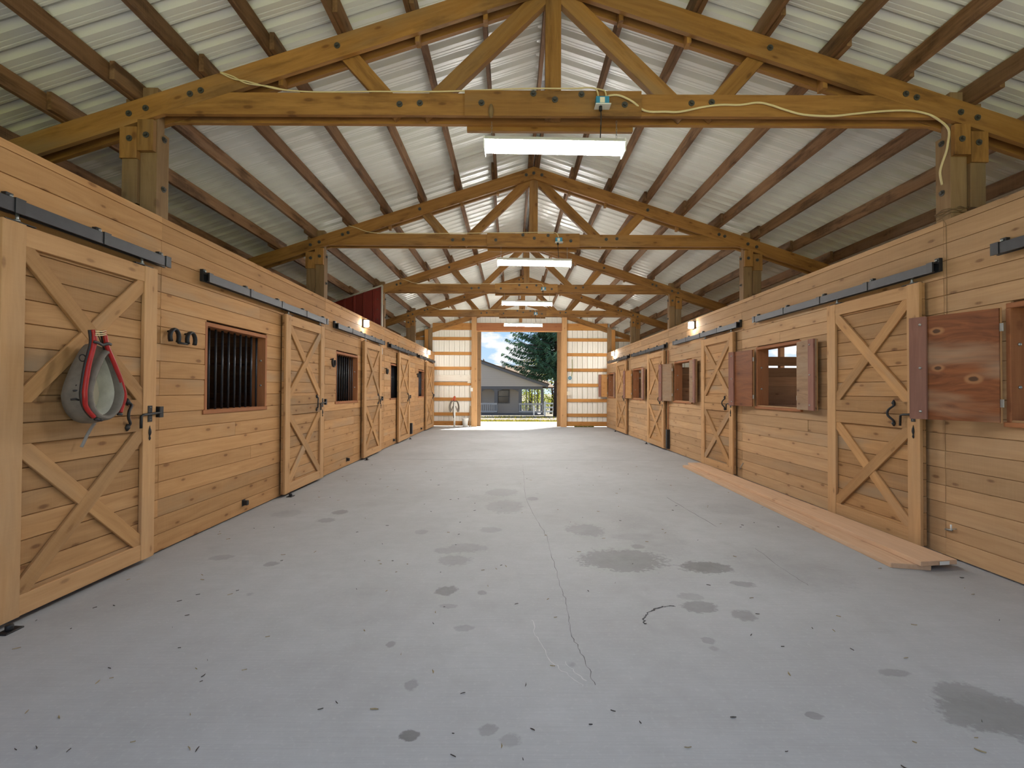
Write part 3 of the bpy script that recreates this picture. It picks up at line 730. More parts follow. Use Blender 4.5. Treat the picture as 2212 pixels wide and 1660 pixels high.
# ------------------------------------------------------------------ stall doors
def stalldoor(idx, s, X, y0, y1, near_latch, label):
    """s: +1 left wall (aisle towards +X), -1 right wall. y0 nearer the camera"""
    d = empty('door_%d' % idx, (X, (y0+y1)/2, 0), label, 'door', 'sliding stall doors', 'structure')
    z0, z1 = 0.04, 2.38
    a = lambda o: X+s*o
    def bx(nm, ya, yb, za, zb, o0, o1, mat, ax=None, ch=0.003, lab=None):
        q0, q1 = sorted((a(o0), a(o1))); return box(nm, (q0, ya, za), (q1, yb, zb), mat, d, ax, ch, lab)
    n = 16; ph = (z1-z0)/n
    for k in range(n):
        j = random.uniform(0, 0.002)
        xm = a(0.041+j); zc = z0+(k+0.5)*ph
        plank((xm, y0+0.004, zc), (xm, y1-0.004, zc), ph-random.uniform(0, 0.001), M['door_plank'], d, 0.026, 0.0026)
    SW = 0.135
    for (ya, yb) in ((y0, y0+SW), (y1-SW, y1)):
        bx('stile', ya, yb, z0, z1+0.005, 0.057, 0.086, M['batten'], 2)
    bx('rail', y0+SW, y1-SW, z1-0.125, z1, 0.057, 0.082, M['batten'], 1); bx('rail', y0+SW, y1-SW, z0, z0+0.125, 0.057, 0.082, M['batten'], 1)
    bx('rail', y0+SW, y1-SW, 1.195, 1.315, 0.057, 0.080, M['door_plank'], 1); bx('rail', y0+SW, y1-SW, 1.065, 1.19, 0.057, 0.080, M['door_plank'], 1)
    o0, o1 = 0.057, 0.080
    def brace(pa, pb, th=0.0):
        xm = a((o0+o1-th)/2)
        beam('brace', (xm, pa[0], pa[1]), (xm, pb[0], pb[1]), 0.105, o1-o0-th, M['brace'], d, (0, 0, 1))
    for (za, zb) in ((1.315, z1-0.125), (z0+0.125, 1.065)):
        ya, yb = y0+SW-0.03, y1-SW+0.03; zl, zh = za-0.015, zb+0.015
        ym, zm = (ya+yb)/2, (zl+zh)/2; dd = Vector((0.0, 0.0))
        up = (idx+int(za > 1)) % 2
        if up:
            brace((ya, zl), (yb, zh)); brace((ya, zh), (ym, zm), 0.004); brace((ym, zm), (yb, zl), 0.004)
        else:
            brace((ya, zh), (yb, zl)); brace((ya, zl), (ym, zm), 0.004); brace((ym, zm), (yb, zh), 0.004)
    # hangers on top
    for yy in (y0+0.10, y1-0.14):
        hp = bx('hanger_plate', yy-0.09, yy+0.09, z1+0.003, z1+0.010, 0.045, 0.088, M['black_metal'], 1)
        tube('hanger_bolt', [(a(0.062), yy, z1+0.006), (a(0.062), yy, z1+0.06)], 0.009, M['zinc'], hp, 8)
        lathe('hanger_nut', [(0.016, 0), (0.016, 0.014)], M['zinc'], (a(0.062), yy, z1+0.012), hp, 6)
    # latch with cane bolt, pull handle, spear ornament
    yl = y0+SW*0.5 if near_latch else y1-SW*0.5; io = 1 if near_latch else -1
    lt = bx('latch', yl-0.022, yl+0.022, 1.135, 1.265, 0.086, 0.092, M['black_metal'], 2, lab='black cane bolt latch')
    tube('latch_bolt', [(a(0.105), yl-io*0.10, 1.205), (a(0.105), yl+io*0.09, 1.195), (a(0.108), yl+io*0.115, 1.185), (a(0.11), yl+io*0.118, 1.09)], 0.010, M['black_metal'], lt, 8)
    for zz in (1.15, 1.25): lathe('latch_screw', [(0.006, -0.002), (0.006, 0.004)], M['zinc'], (a(0.092), yl, zz), lt, 6)
    yp = yl+io*0.20
    hd = tube('pull_handle', [(a(0.085), yp+io*0.02, 1.30), (a(0.10), yp+io*0.0, 1.275), (a(0.118), yp+io*0.045, 1.23), (a(0.118), yp+io*0.05, 1.18), (a(0.10), yp+io*0.01, 1.135), (a(0.085), yp+io*0.02, 1.11)], 0.010, M['black_metal'], d, 8, smooth=4)
    for zz in (1.30, 1.105):
        lathe('handle_finial', [(0.004, -0.028), (0.018, -0.008), (0.020, 0.0), (0.004, 0.028)], M['black_metal'], (a(0.085), yp+io*0.02, zz), hd, 8)
    tube('spear_ornament', [(a(0.089), yl, 0.985), (a(0.089), yl, 1.0), (a(0.089), yl, 1.02), (a(0.089), yl, 1.035), (a(0.089), yl, 1.05), (a(0.089), yl, 1.07), (a(0.089), yl, 1.09), (a(0.089), yl, 1.105)], lambda i: (0.002, 0.009, 0.004, 0.010, 0.012, 0.010, 0.004, 0.001)[i], M['black_metal'], d, 8)
    # catch on the wall opposite the latch, floor guide
    yc = (y0-0.025) if near_latch else (y1+0.03)
    q0, q1 = sorted((a(0.0), a(0.11)))
    wall = wl_left if s > 0 else wl_right
    cp = box('latch_catch', (q0, yc-0.004, 1.165), (q1, yc+0.004, 1.255), M['black_metal'], wall, 0)
    q0, q1 = sorted((a(0.10), a(0.112))); box('catch_face', (q0, yc-0.02, 1.165), (q1, yc+0.022, 1.255), M['black_metal'], cp, 2)
    return d
DL = [(2.70, 3.89), (6.12, 7.38), (9.40, 10.64), (12.30, 13.60), (16.27, 17.75)]
DR = [(4.19, 5.42), (7.74, 9.03), (11.27, 12.62), (14.97, 16.40)]
dl_lab = ['X-braced board stall door with the grey and red horse collar hanging on it', 'X-braced stall door between the first and second barred windows', 'X-braced stall door between the second and third barred windows, under a wall lamp', 'X-braced stall door slid partly over the third barred window beside an open gap', 'glowing golden X-braced stall door in the corner by the white end wall, past the last barred window']
dr_lab = ['X-braced stall door behind the near end of the loose lumber, beside the red plywood shutter', 'X-braced stall door at the far end of the loose lumber on the floor', 'X-braced stall door beside the pale conduit, between the third and fourth shuttered windows', 'last X-braced stall door on the shuttered wall, near the white end wall']
for i, (a_, b_) in enumerate(DL): stalldoor(i+1, 1, XL, a_, b_, False, dl_lab[i])
for i, (a_, b_) in enumerate(DR): stalldoor(i+6, -1, XR, a_, b_, True, dr_lab[i])
# open strip beside the fourth barred-side door: a red-brown board set back in the gap
box('gap_post', (XL+0.001, 13.62, 0.02), (XL+0.02, 13.86, 2.36), M['purple_wood'], wl_left, 2)

# ------------------------------------------------------------------ door tracks
def track(s, X, y0, y1, label, z=2.475):
    t = empty('door_track', (X, (y0+y1)/2, z), label, 'track', 'sliding door tracks')
    a = lambda o: X+s*o
    sec = [(0.035, -0.04), (0.035, 0.04), (0.095, 0.04), (0.095, -0.04), (0.078, -0.04), (0.078, -0.032), (0.088, -0.032), (0.088, 0.033), (0.042, 0.033), (0.042, -0.032), (0.052, -0.032), (0.052, -0.04)]
    n = len(sec); vs = [(a(o), yy, z+h) for yy in (y0, y1) for o, h in sec]
    fs = [(i, (i+1) % n, n+(i+1) % n, n+i) for i in range(n)] + [tuple(range(n)), tuple(range(2*n-1, n-1, -1))]
    me = rawmesh('rail', vs, fs); fixn(me)
    put('rail', me, M['track_metal'], None, t)
    nb = 5
    for k in range(nb):
        yy = y0+0.03+(y1-y0-0.06)*k/(nb-1)
        br = empty_part('bracket', t, (a(0.03), yy, z))
        q0, q1 = sorted((a(0.0), a(0.034))); box('bracket_plate', (q0, yy-0.022, z-0.03), (q1, yy+0.022, z+0.085), M['black_metal'], br, 2)
        q0, q1 = sorted((a(0.096), a(0.101))); box('bracket_strap', (q0, yy-0.03, z-0.043), (q1, yy+0.03, z+0.044), M['black_metal'], br, 2)
        q0, q1 = sorted((a(0.02), a(0.101))); box('bracket_strap', (q0, yy-0.03, z+0.041), (q1, yy+0.03, z+0.047), M['black_metal'], br, 0)
        lathe_x('bracket_bolt', a(0.034), a(0.046), (yy, z+0.066), 0.010, M['zinc'], br)
    return t
def empty_part(name, parent, loc):
    o = bpy.data.objects.new(name, None); COL.objects.link(o); o.empty_display_size = 0.05
    mw = Matrix.Translation(Vector(loc)); MW[o.name] = mw
    o.parent = parent; o.matrix_parent_inverse = MW[parent.name].inverted(); o.matrix_basis = mw
    return o
def lathe_x(name, x0, x1, yz, r, mat, parent, n=8):
    return tube(name, [(x0, yz[0], yz[1]), (x1, yz[0], yz[1])], r, mat, parent, n)
lt = [(1.55, 4.02), (4.53, 7.49), (7.92, 10.85), (11.40, 14.45), (14.95, 17.95)]
for i, (a_, b_) in enumerate(lt):
    track(1, XL, a_, b_, ['black steel door track above the stall door that carries the horse collar', 'black steel track above the first barred window and the second stall door', 'grey steel track under the wall lamp above the second barred window', 'grey steel track above the third barred window', 'grey steel track above the last barred window and the corner door'][i])
rt = [(0.9, 3.55), (4.04, 7.08), (7.58, 10.6), (11.2, 14.3), (14.75, 17.8)]
for i, (a_, b_) in enumerate(rt):
    track(-1, XR, a_, b_, ['black end of a steel door track above the big red plywood shutter', 'black steel track above the door behind the lumber and its open window', 'grey steel track below a glowing wall lamp, above the second shuttered-side door', 'grey steel track above the third shuttered-side door', 'grey steel track below the lamp nearest the white end wall'][i])

# ------------------------------------------------------------------ windows
def barred(idx, y0, y1, label, z0=1.19, z1=2.03):
    wd = empty('window_%d' % idx, (XL, (y0+y1)/2, z0), label, 'window', 'barred stall windows', 'structure')
    F = M['frame_wood']; xb = XL-0.17
    box('frame_top', (xb, y0-0.02, z1-0.005), (XL+0.004, y1+0.02, z1+0.035), F, wd, 1)
    box('frame_sill', (xb, y0-0.05, z0-0.035), (XL+0.012, y1+0.02, z0+0.005), F, wd, 1)
    box('frame_jamb', (xb, y0-0.02, z0), (XL+0.004, y0+0.018, z1), F, wd, 2)
    fj = box('frame_jamb', (xb, y1-0.018, z0), (XL+0.004, y1+0.02, z1), F, wd, 2)
    for zz in (z0+0.26, z0+0.56):
        tube('jamb_bolt', [(XL-0.05, y1-0.018, zz), (XL-0.05, y1-0.026, zz)], 0.011, M['zinc'], fj, 8)
    n = 10
    for k in range(n):
        yy = y0+0.06+(y1-y0-0.12)*k/(n-1)
        tube('bar', [(XL-0.085, yy, z0), (XL-0.085, yy, z1)], 0.0115, M['rod'], wd, 8)
bl = ['barred stall window with red-brown frame between horse collar door and second door', 'barred stall window after the second door, beside a single horseshoe hook', 'narrow-looking barred window half covered by the fourth stall door', 'small dark barred window next to the golden corner door']
for i, h in enumerate(LW): barred(i+1, h[0], h[1], bl[i])
def shuttered(idx, y0, y1, ang, plys, label, z0=1.18, z1=2.03, near=True, length=0.53):
    wd = empty('window_%d' % idx, (XR, (y0+y1)/2, z0), label, 'window', 'shuttered stall windows', 'structure')
    F = M['frame_wood']; xb = XR+0.17
    box('frame_top', (XR-0.004, y0-0.03, z1), (xb, y1+0.03, z1+0.04), F, wd, 1)
    box('frame_sill', (XR-0.03, y0-0.06, z0-0.035), (xb, y1+0.03, z0), F, wd, 1)
    box('frame_jamb', (XR-0.004, y0-0.035, z0), (xb, y0, z1), F, wd, 2)
    fj = box('frame_jamb', (XR-0.004, y1, z0), (xb, y1+0.035, z1), F, wd, 2)
    for zz in (z0+0.26, z0+0.58):
        tube('jamb_bolt', [(XR+0.06, y1+0.001, zz), (XR+0.06, y1-0.008, zz)], 0.012, M['zinc'], fj, 8)
    # far shutter, hinged on the far jamb and swung back along the wall
    def shutter(hy, sgn, an, ply, L, flip):
        ca, sa = math.cos(an), math.sin(an)
        hx = XR-0.05
        D = Vector((-sa, sgn*ca, 0)); N = Vector((-ca, -sgn*sa, 0))
        p = lambda u, o, z: Vector((hx, hy, z))+D*u+N*o
        sh = beam('shutter', p(0.0, 0.008, (z0+z1)/2), p(L, 0.008, (z0+z1)/2), z1-z0+0.01, 0.018, ply, wd, (0, 0, 1), 0.001)
        zc = (z0+z1)/2
        beam('shutter_batten', p(L-0.06, 0.028, z0-0.005), p(L-0.06, 0.028, z1+0.005), 0.125, 0.022, M['purple_wood'], sh, D, 0.003)
        beam('shutter_edge', p(0.02, -0.012, z0-0.01), p(0.02, -0.012, z1+0.01), 0.045, 0.022, M['batten'], sh, D, 0.002)
        beam('shutter_edge', p(L-0.04, -0.012, z0-0.004), p(L-0.04, -0.012, z1+0.004), 0.05, 0.022, M['batten'], sh, D, 0.002)
        for zz in (z0+0.14, z1-0.14):
            hg = beam('hinge', p(-0.010, 0.006, zz-0.030), p(-0.010, 0.006, zz+0.030), 0.022, 0.010, M['zinc'], sh, D, 0.002)
        for (u, zz) in ((L-0.08, z1-0.06), (L-0.08, zc), (L-0.08, z0+0.06)):
            q = p(u, 0.039, zz); q2 = p(u, 0.045, zz); tube('shutter_screw', [q, q2], 0.010, M['zinc'], sh, 8)
    shutter(y1+0.03, 1, ang, plys[0], length, False)
    if near: shutter(y0-0.04, -1, math.radians(5), plys[1], 0.43, True)
PR, PG, PO = M['ply_red'], M['ply_grey'], M['ply_gold']
shuttered(5, *RW[0][:2], math.radians(22), (M['ply_knotty'], PR), 'window with a large dark red knotty plywood shutter folded beside the first door', near=False, length=0.57)
shuttered(6, *RW[1][:2], math.radians(11), (PR, PG), 'open shuttered window showing bright daylight and reddish boards inside')
shuttered(7, *RW[2][:2], math.radians(13), (PG, PG), 'open window with grey-brown swirling plywood shutter between second and third doors')
shuttered(8, *RW[3][:2], math.radians(11), (PO, PG), 'open window with pale plywood shutter between the third and last doors')
shuttered(9, *RW[4][:2], math.radians(40), (PO, PG), 'far window whose golden plywood shutter stands out across the white end wall', length=0.40)

# ------------------------------------------------------------------ shop lights and outlet boxes
def shoplight(i, Y, z, label):
    t = empty('shop_light', (0.35, Y, z), label, 'lamp', 'hanging fluorescent lights')
    x0, x1 = -0.24, 0.95
    # reflector housing: a folded white channel
    sec = [(-0.085, -0.015), (-0.05, 0.028), (0.05, 0.028), (0.085, -0.015), (0.080, -0.017), (0.047, 0.022), (-0.047, 0.022), (-0.080, -0.017)]
    tilt = -0.014
    vs = [(x, Y+a_, z+0.03+b_+(x-x0)*tilt) for x in (x0, x1) for a_, b_ in sec]; n = len(sec)
    fs = [(k, (k+1) % n, n+(k+1) % n, n+k) for k in range(n)] + [tuple(range(n)), tuple(range(2*n-1, n-1, -1))]
    me = rawmesh('reflector', vs, fs); fixn(me); put('reflector', me, M['white_paint'], None, t)
    for x in (x0, x1):
        zz = z+(x-x0)*tilt
        box('end_cap', (x-0.006, Y-0.075, zz-0.06), (x+0.006, Y+0.075, zz+0.05), M['white_paint'], t, 1)
    for dy in (-0.038, 0.038):
        tube('lamp_tube', [(x0+0.012, Y+dy, z-0.02), (x1-0.012, Y+dy, z-0.02+(x1-x0)*tilt)], 0.024, M['tube_glow%d' % i], t, 12)
    for x in (x0+0.06, x1-0.06):
        zb = z+0.055+(x-x0)*tilt; zt_ = 3.70
        ln = 0.030; k = 0; zc = zb
        pts = []
        vs = []; fs = []
        while zc < zt_:
            # alternate chain links
            a_ = [(x+(0.006*math.cos(q) if k % 2 else 0), Y+(0 if k % 2 else 0.006*math.cos(q)), zc+ln/2+ln*0.62*math.sin(q)) for q in [2*PI*j/8 for j in range(8)]]
            m_ = tubemesh(a_, 0.0016, 5, True)
            o_ = len(vs); vs += [v.co.copy() for v in m_.vertices]; fs += [tuple(o_+q for q in p.vertices) for p in m_.polygons]
            bpy.data.meshes.remove(m_)
            zc += ln; k += 1
        put('chain', rawmesh('chain', vs, fs), M['zinc'], None, t)
    return t
lz = [3.50, 3.475, 3.475, 3.465]
ll = ['fluorescent shop light on chains under the big front truss', 'fluorescent shop light under the second truss down the aisle', 'fluorescent shop light under the third truss, level with the red sheet', 'small far fluorescent shop light in front of the doorway header']
for i in range(4):
    Y = TY[i]+0.09
    shoplight(i, Y, lz[i], ll[i])
    # outlet box
    ob = empty('outlet_box', (0.735, TY[i]-0.06, 3.78), ['blue outlet box with white plate on the front truss, black cord plugged in', 'blue outlet box on the second truss chord', 'blue outlet box on the third truss chord', 'small outlet box on the last truss chord'][i], 'outlet', 'outlet boxes on the trusses')
    box('box_body', (0.682, TY[i]-0.105, 3.745), (0.788, TY[i]-0.042, 3.815), M['blue_plastic'], ob, 0, 0.005)
    box('box_label', (0.712, TY[i]-0.108, 3.757), (0.752, TY[i]-0.105, 3.802), M['cream_plastic'], ob, 2, 0.0005)
    pl = box('cover_plate', (0.675, TY[i]-0.125, 3.735), (0.800, TY[i]-0.042, 3.744), M['white_paint'], ob, 0, 0.002)
    tube('plug', [(0.72, TY[i]-0.09, 3.735), (0.72, TY[i]-0.09, 3.700)], 0.014, M['black_cord'], ob, 8)
    tagit(tube('lamp_cord', [(0.72, TY[i]-0.09, 3.70), (0.722, TY[i]-0.10, 3.66), (0.73, TY[i]-0.05, 3.60), (0.748, Y-0.02, 3.56), (0.752, Y-0.01, lz[i]+0.066)], 0.0045, M['black_cord'], None, 6, smooth=5), ['thin black cord from the front outlet box to its shop light', 'thin black cord hanging from the second outlet box', 'thin black cord hanging from the third outlet box', 'thin black cord hanging from the last outlet box'][i], 'cord', 'black lamp cords')
# pale rag lump on the first chain
tagit(lathe('wasp_nest', [(0.002, -0.06), (0.016, -0.045), (0.022, -0.01), (0.020, 0.02), (0.012, 0.05), (0.002, 0.062)], M['twine'], (-0.18, TY[0]-0.052, 3.715)), 'small pale papery lump hanging at the chain on the front truss', 'nest')
# cables
cab = [(0.79, 3.845), (0.88, 3.85), (0.99, 3.80), (1.11, 3.745), (1.28, 3.74), (1.4, 3.74), (1.59, 3.78), (1.74, 3.80), (1.9, 3.80), (2.05, 3.82), (2.16, 3.80), (2.28, 3.76), (2.44, 3.72), (2.67, 3.71), (2.86, 3.73), (3.06, 3.75), (3.29, 3.76), (3.44, 3.74), (3.54, 3.70), (3.58, 3.63), (3.59, 3.51), (3.58, 3.44), (3.54, 3.36), (3.52, 3.28), (3.53, 3.19)]
y0 = TY[0]
P3 = [(0.765, y0-0.075, 3.80)] + [(x, y0-(0.052 if x < 1.1 else 0.012), z) for x, z in cab[:-6]]
n0 = len(cab)-6
for q, (x, z) in enumerate(cab[-6:]): P3.append((3.66+(x-3.53)*0.5, y0+0.03+0.012*q, z))
P3[-1] = (3.70, y0+0.11, 3.19)
tagit(tube('cable', P3, 0.0085, M['cable'], None, 8, smooth=5), 'thick cream cable looping from the front outlet box along the chord and down a post', 'cable', 'cream cables')
for q, dz in enumerate((0.0, 0.018)):
    tagit(tube('cable', [(-2.45, y0-0.012, 4.05+dz*0.3), (-2.34, y0-0.012, 4.0+dz), (-2.23, y0-0.012, 3.98-dz), (-2.04, y0-0.012, 3.93+dz*0.4), (-1.88, y0-0.012, 3.905), (-1.6, y0+0.01, 3.905), (-1.19, y0-0.004, 3.904), (-0.8, y0-0.006, 3.902), (-0.42, y0-0.02, 3.902), (0.1, y0-0.05, 3.905), (0.5, y0-0.052, 3.906), (0.62, y0-0.052, 3.915), (0.68+0.06*q, y0-0.06, 3.90-0.01*q), (0.70+0.065*q, y0-0.07, 3.86), (0.705+0.065*q, y0-0.072, 3.805)], 0.006, M['cable'], None, 6, smooth=5), ['upper strand of the paired cream cable along the top of the front chord', 'lower strand of the paired cream cable along the top of the front chord'][q], 'cable', 'cream cables')
for i, lb in ((1, 'cream cable along the second truss down to its blue box'), (2, 'cream cable along the third truss down to its blue box'), (3, 'cream cable along the last truss down to its box')):
    Y = TY[i]
    tagit(tube('cable', [(-2.62, Y-0.01, 4.02), (-2.49, Y-0.012, 3.985), (-2.25, Y-0.012, 3.91), (-1.81, Y-0.008, 3.90), (-1.0, Y-0.006, 3.903), (0, Y-0.05, 3.905), (0.58, Y-0.052, 3.91), (0.70, Y-0.07, 3.89), (0.735, Y-0.075, 3.815)], 0.006, M['cable'], None, 6, smooth=5), lb, 'cable', 'cream cables')
# twine around the post, wire hanging down the boards
tw = empty('twine', (XR, TY[0]+0.1, 2.9), 'brown hemp twine wound round the post foot above the boards, trailing a wire', 'twine')
def loop(zc, tilt, r):
    x0, x1, ya, yb = XR-0.006, XR+0.144, TY[0]+0.034, TY[0]+0.186
    pts = [(x0, ya, zc+tilt*random.uniform(-1, 1)), ((x0+x1)/2, ya-0.004, zc+tilt*random.uniform(-1, 1)), (x1, ya, zc+tilt*random.uniform(-1, 1)), (x1, yb, zc), (x0, yb, zc+tilt*random.uniform(-1, 1)), (x0-0.003, (ya+yb)/2, zc+tilt*random.uniform(-1, 1))]
    tube('strand', pts, r, M['twine'], tw, 5, True)
for zc in (2.925, 2.945, 2.955, 2.935, 2.965): loop(zc, 0.025, 0.003)
tube('loose_end', [(XR-0.006, TY[0]+0.03, 2.93), (XR-0.02, TY[0]+0.1, 2.90), (XR-0.03, TY[0]+0.16, 2.885)], 0.0035, M['twine'], tw, 5, smooth=3)
tube('hanging_wire', [(XR-0.02, TY[0]+0.10, 2.895), (XR-0.004, TY[0]+0.082, 2.84), (XR-0.004, TY[0]+0.080, 2.5), (XR-0.004, TY[0]+0.080, 2.06)], 0.0018, M['twine'], tw, 5)

# ------------------------------------------------------------------ wall lamps
def walllamp(s, X, y, z, label):
    a = lambda o: X+s*o
    t = empty('wall_lamp', (X, y, z), label, 'lamp', 'square wall lamps')
    q0, q1 = sorted((a(0), a(0.035))); box('back_plate', (q0, y-0.075, z-0.075), (q1, y+0.075, z+0.075), M['black_metal'], t, 2)
    q0, q1 = sorted((a(0.036), a(0.105))); box('diffuser', (q0, y-0.06, z-0.06), (q1, y+0.06, z+0.06), M['lamp_glow' if y < 12 else 'lamp_glow_far'], t, 2, 0.02)
    q0, q1 = sorted((a(0.03), a(0.12))); box('top_hood', (q0, y-0.07, z+0.062), (q1, y+0.07, z+0.074), M['black_metal'], t, 1)
    q0, q1 = sorted((a(0.106), a(0.112))); box('guard_bar', (q0, y-0.006, z-0.06), (q1, y+0.006, z+0.062), M['black_metal'], t, 2)
walllamp(1, XL, 9.55, 2.745, 'glowing square wall lamp above the track, below the red metal sheet')
walllamp(1, XL, 16.8, 2.745, 'small glowing wall lamp by the golden corner door')
walllamp(-1, XR, 9.58, 2.745, 'glowing square wall lamp above the second shuttered-side door track')
walllamp(-1, XR, 17.0, 2.745, 'small glowing wall lamp above the far golden shutter')

# ------------------------------------------------------------------ horseshoe hooks
def shoe(parent, c, ang, r=0.062):
    pts = []
    for k in range(13):
        a_ = math.radians(-215+250*k/12)
        yy, zz = r*math.cos(a_)*0.88, r*1.12*math.sin(a_)
        ca, sa = math.cos(ang), math.sin(ang)
        pts.append((c[0], c[1]+yy*ca-zz*sa, c[2]+yy*sa+zz*ca))
    return tube('horseshoe', pts, 0.0135, M['black_metal'], parent, 8, flat=1.6, flatdir=(1, 0, 0))
def hook(y, n, ang, label):
    t = empty('horseshoe_hook', (XL, y, 1.85), label, 'hook', 'horseshoe hooks')
    for k in range(n):
        shoe(t, (XL+0.06, y+(k-(n-1)/2)*0.215, 1.855-0.004*k), ang)
        tube('hook_stem', [(XL, y+(k-(n-1)/2)*0.215, 1.905), (XL+0.06, y+(k-(n-1)/2)*0.215, 1.915)], 0.009, M['black_metal'], t, 8)
    if n > 1: tube('cross_bar', [(XL+0.06, y-0.06, 1.81), (XL+0.06, y+0.06, 1.81)], 0.010, M['black_metal'], t, 8)
hook(4.235, 2, PI, 'pair of black horseshoes joined as a rack beside the first barred window')
hook(7.83, 1, 0, 'single black horseshoe hook before the second barred window')
hook(11.2, 1, 0, 'single black horseshoe hook before the third barred window')
hook(15.0, 2, PI*1.05, 'dark horseshoe pair before the last barred window')

# ------------------------------------------------------------------ horse collar
hc = empty('horse_collar', (XL+0.092, 3.21, 1.40), 'old grey leather horse collar with red hames hanging on a stall door', 'horse collar')
def td(x, cy, zc, w_, ht, hb, n=44):
    out = []
    for k in range(n):
        a_ = 2*PI*k/n; ca, sa = math.cos(a_), math.sin(a_)
        z = zc + (ht*ca if ca > 0 else hb*ca); yy = cy + w_*sa*(1-0.50*max(ca, 0)**1.2)
        out.append(Vector((x, yy, z)))
    return out
def loft(name, loops, mat, parent, cap=False):
    n = len(loops[0]); vs = [v for l in loops for v in l]; fs = []
    for i in range(len(loops)-1):
        for k in range(n): fs.append((i*n+k, i*n+(k+1) % n, (i+1)*n+(k+1) % n, (i+1)*n+k))
    if cap: fs.append(tuple(range((len(loops)-1)*n, len(loops)*n)))
    me = rawmesh(name, vs, fs, True); fixn(me)
    return put(name, me, mat, None, parent)
DF = XL+0.088
loft('collar_body', [td(DF+0.002, 3.215, 1.36, 0.145, 0.31, 0.165), td(DF+0.03, 3.213, 1.36, 0.180, 0.345, 0.195), td(DF+0.075, 3.207, 1.362, 0.186, 0.345, 0.198), td(DF+0.13, 3.195, 1.366, 0.172, 0.325, 0.190), td(DF+0.175, 3.187, 1.37, 0.150, 0.30, 0.185)], M['leather'], hc)
loft('collar_rim', [td(DF+0.165, 3.187, 1.37, 0.148, 0.295, 0.185), td(DF+0.19, 3.185, 1.372, 0.143, 0.292, 0.185), td(DF+0.207, 3.185, 1.374, 0.130, 0.280, 0.175), td(DF+0.207, 3.187, 1.376, 0.118, 0.265, 0.165), td(DF+0.185, 3.19, 1.378, 0.108, 0.250, 0.158), td(DF+0.15, 3.192, 1.378, 0.106, 0.245, 0.156)], M['leather'], hc)
loft('collar_lining', [td(DF+0.152, 3.192, 1.378, 0.1055, 0.245, 0.156), td(DF+0.08, 3.20, 1.375, 0.107, 0.240, 0.152), td(DF+0.03, 3.205, 1.372, 0.108, 0.236, 0.150)], M['lining'], hc)
loft('mirror', [td(DF+0.032, 3.205, 1.372, 0.109, 0.237, 0.151), td(DF+0.034, 3.205, 1.372, 0.09, 0.20, 0.13)], M['mirror'], hc, True)
HX = DF+0.196
hl = [(3.073, 1.785), (3.083, 1.722), (3.078, 1.676), (3.067, 1.634), (3.046, 1.557), (3.031, 1.475), (3.020, 1.39), (3.022, 1.34), (3.036, 1.295), (3.060, 1.255), (3.10, 1.215)]
hr = [(3.155, 1.792), (3.166, 1.741), (3.179, 1.69), (3.198, 1.65), (3.224, 1.604), (3.257, 1.541), (3.288, 1.477), (3.318, 1.401), (3.330, 1.341), (3.325, 1.286), (3.309, 1.235)]
hame = []
for pts in (hl, hr):
    hame.append(tube('hame', [(HX-0.01*(z < 1.3), yy, z) for yy, z in pts], lambda i: 0.0155 if i > 3 else 0.012, M['red_paint'], hc, 8, smooth=5, flat=0.9, label='red lacquered wooden hame'))
    tube('hame_backing', [(HX-0.022, yy+(0.002 if pts is hl else 0.007), z-0.002) for yy, z in pts], 0.013, M['leather_dark'], hc, 8, smooth=4)
tube('top_strap', [(HX+0.014, 3.062, 1.705), (HX+0.022, 3.09, 1.70), (HX+0.018, 3.125, 1.69), (HX+0.022, 3.16, 1.702), (HX+0.014, 3.195, 1.70)], 0.010, M['leather_dark'], hc, 8, smooth=4, flat=0.6, flatdir=(1, 0, 0))
for dz in (0.0, -0.014, -0.026): tube('cord_wrap', [(HX+0.012, 3.075, 1.775+dz), (HX+0.018, 3.11, 1.778+dz), (HX+0.012, 3.155, 1.788+dz)], 0.004, M['cable'], hc, 6, smooth=3)
tube('hanging_cord', [(HX-0.035, 3.125, 1.770), (HX-0.01, 3.118, 1.768), (HX+0.008, 3.112, 1.765)], 0.004, M['cable'], hc, 6)
tube('leather_lace', [(HX+0.004, 3.10, 1.76), (HX, 3.12, 1.735), (HX-0.01, 3.145, 1.70)], 0.003, M['leather_dark'], hc, 6)
tube('strap_end', [(DF+0.06, 3.25, 1.165), (DF+0.045, 3.24, 1.13), (DF+0.03, 3.225, 1.08), (DF+0.025, 3.205, 1.03), (DF+0.02, 3.195, 1.005)], 0.014, M['strap'], hc, 6, smooth=4, flat=0.22, flatdir=(1, 0, 0), label='pale grey strap end hanging below')
rc = [(HX-0.03+0.004*math.cos(2*PI*k/20), 3.085+0.027*math.cos(2*PI*k/20), 1.265+0.022*math.sin(2*PI*k/20)) for k in range(20)]
tube('tug_ring', rc, 0.0032, M['zinc'], hc, 6, True)
tube('ring_link', [(HX-0.02, 3.05, 1.33), (HX-0.022, 3.06, 1.305), (HX-0.025, 3.075, 1.288)], 0.007, M['leather_dark'], hc, 6)
rc = [(HX-0.06+0.003*math.cos(2*PI*k/16), 3.065+0.020*math.cos(2*PI*k/16), 1.600+0.022*math.sin(2*PI*k/16)) for k in range(16)]
tube('tug_ring', rc, 0.0035, M['leather_dark'], hc, 6, True)
for (yy, z, l_) in ((3.048, 1.42, 0.02), (3.035, 1.385, 0.03), (3.02, 1.33, 0.03), (3.045, 1.335, 0.022)):
    tube('buckle', [(HX-0.075, yy-l_*0.6, z), (HX-0.06, yy, z+0.004), (HX-0.05, yy+l_*0.5, z-0.003)], 0.006, M['leather_dark'], hc, 6)
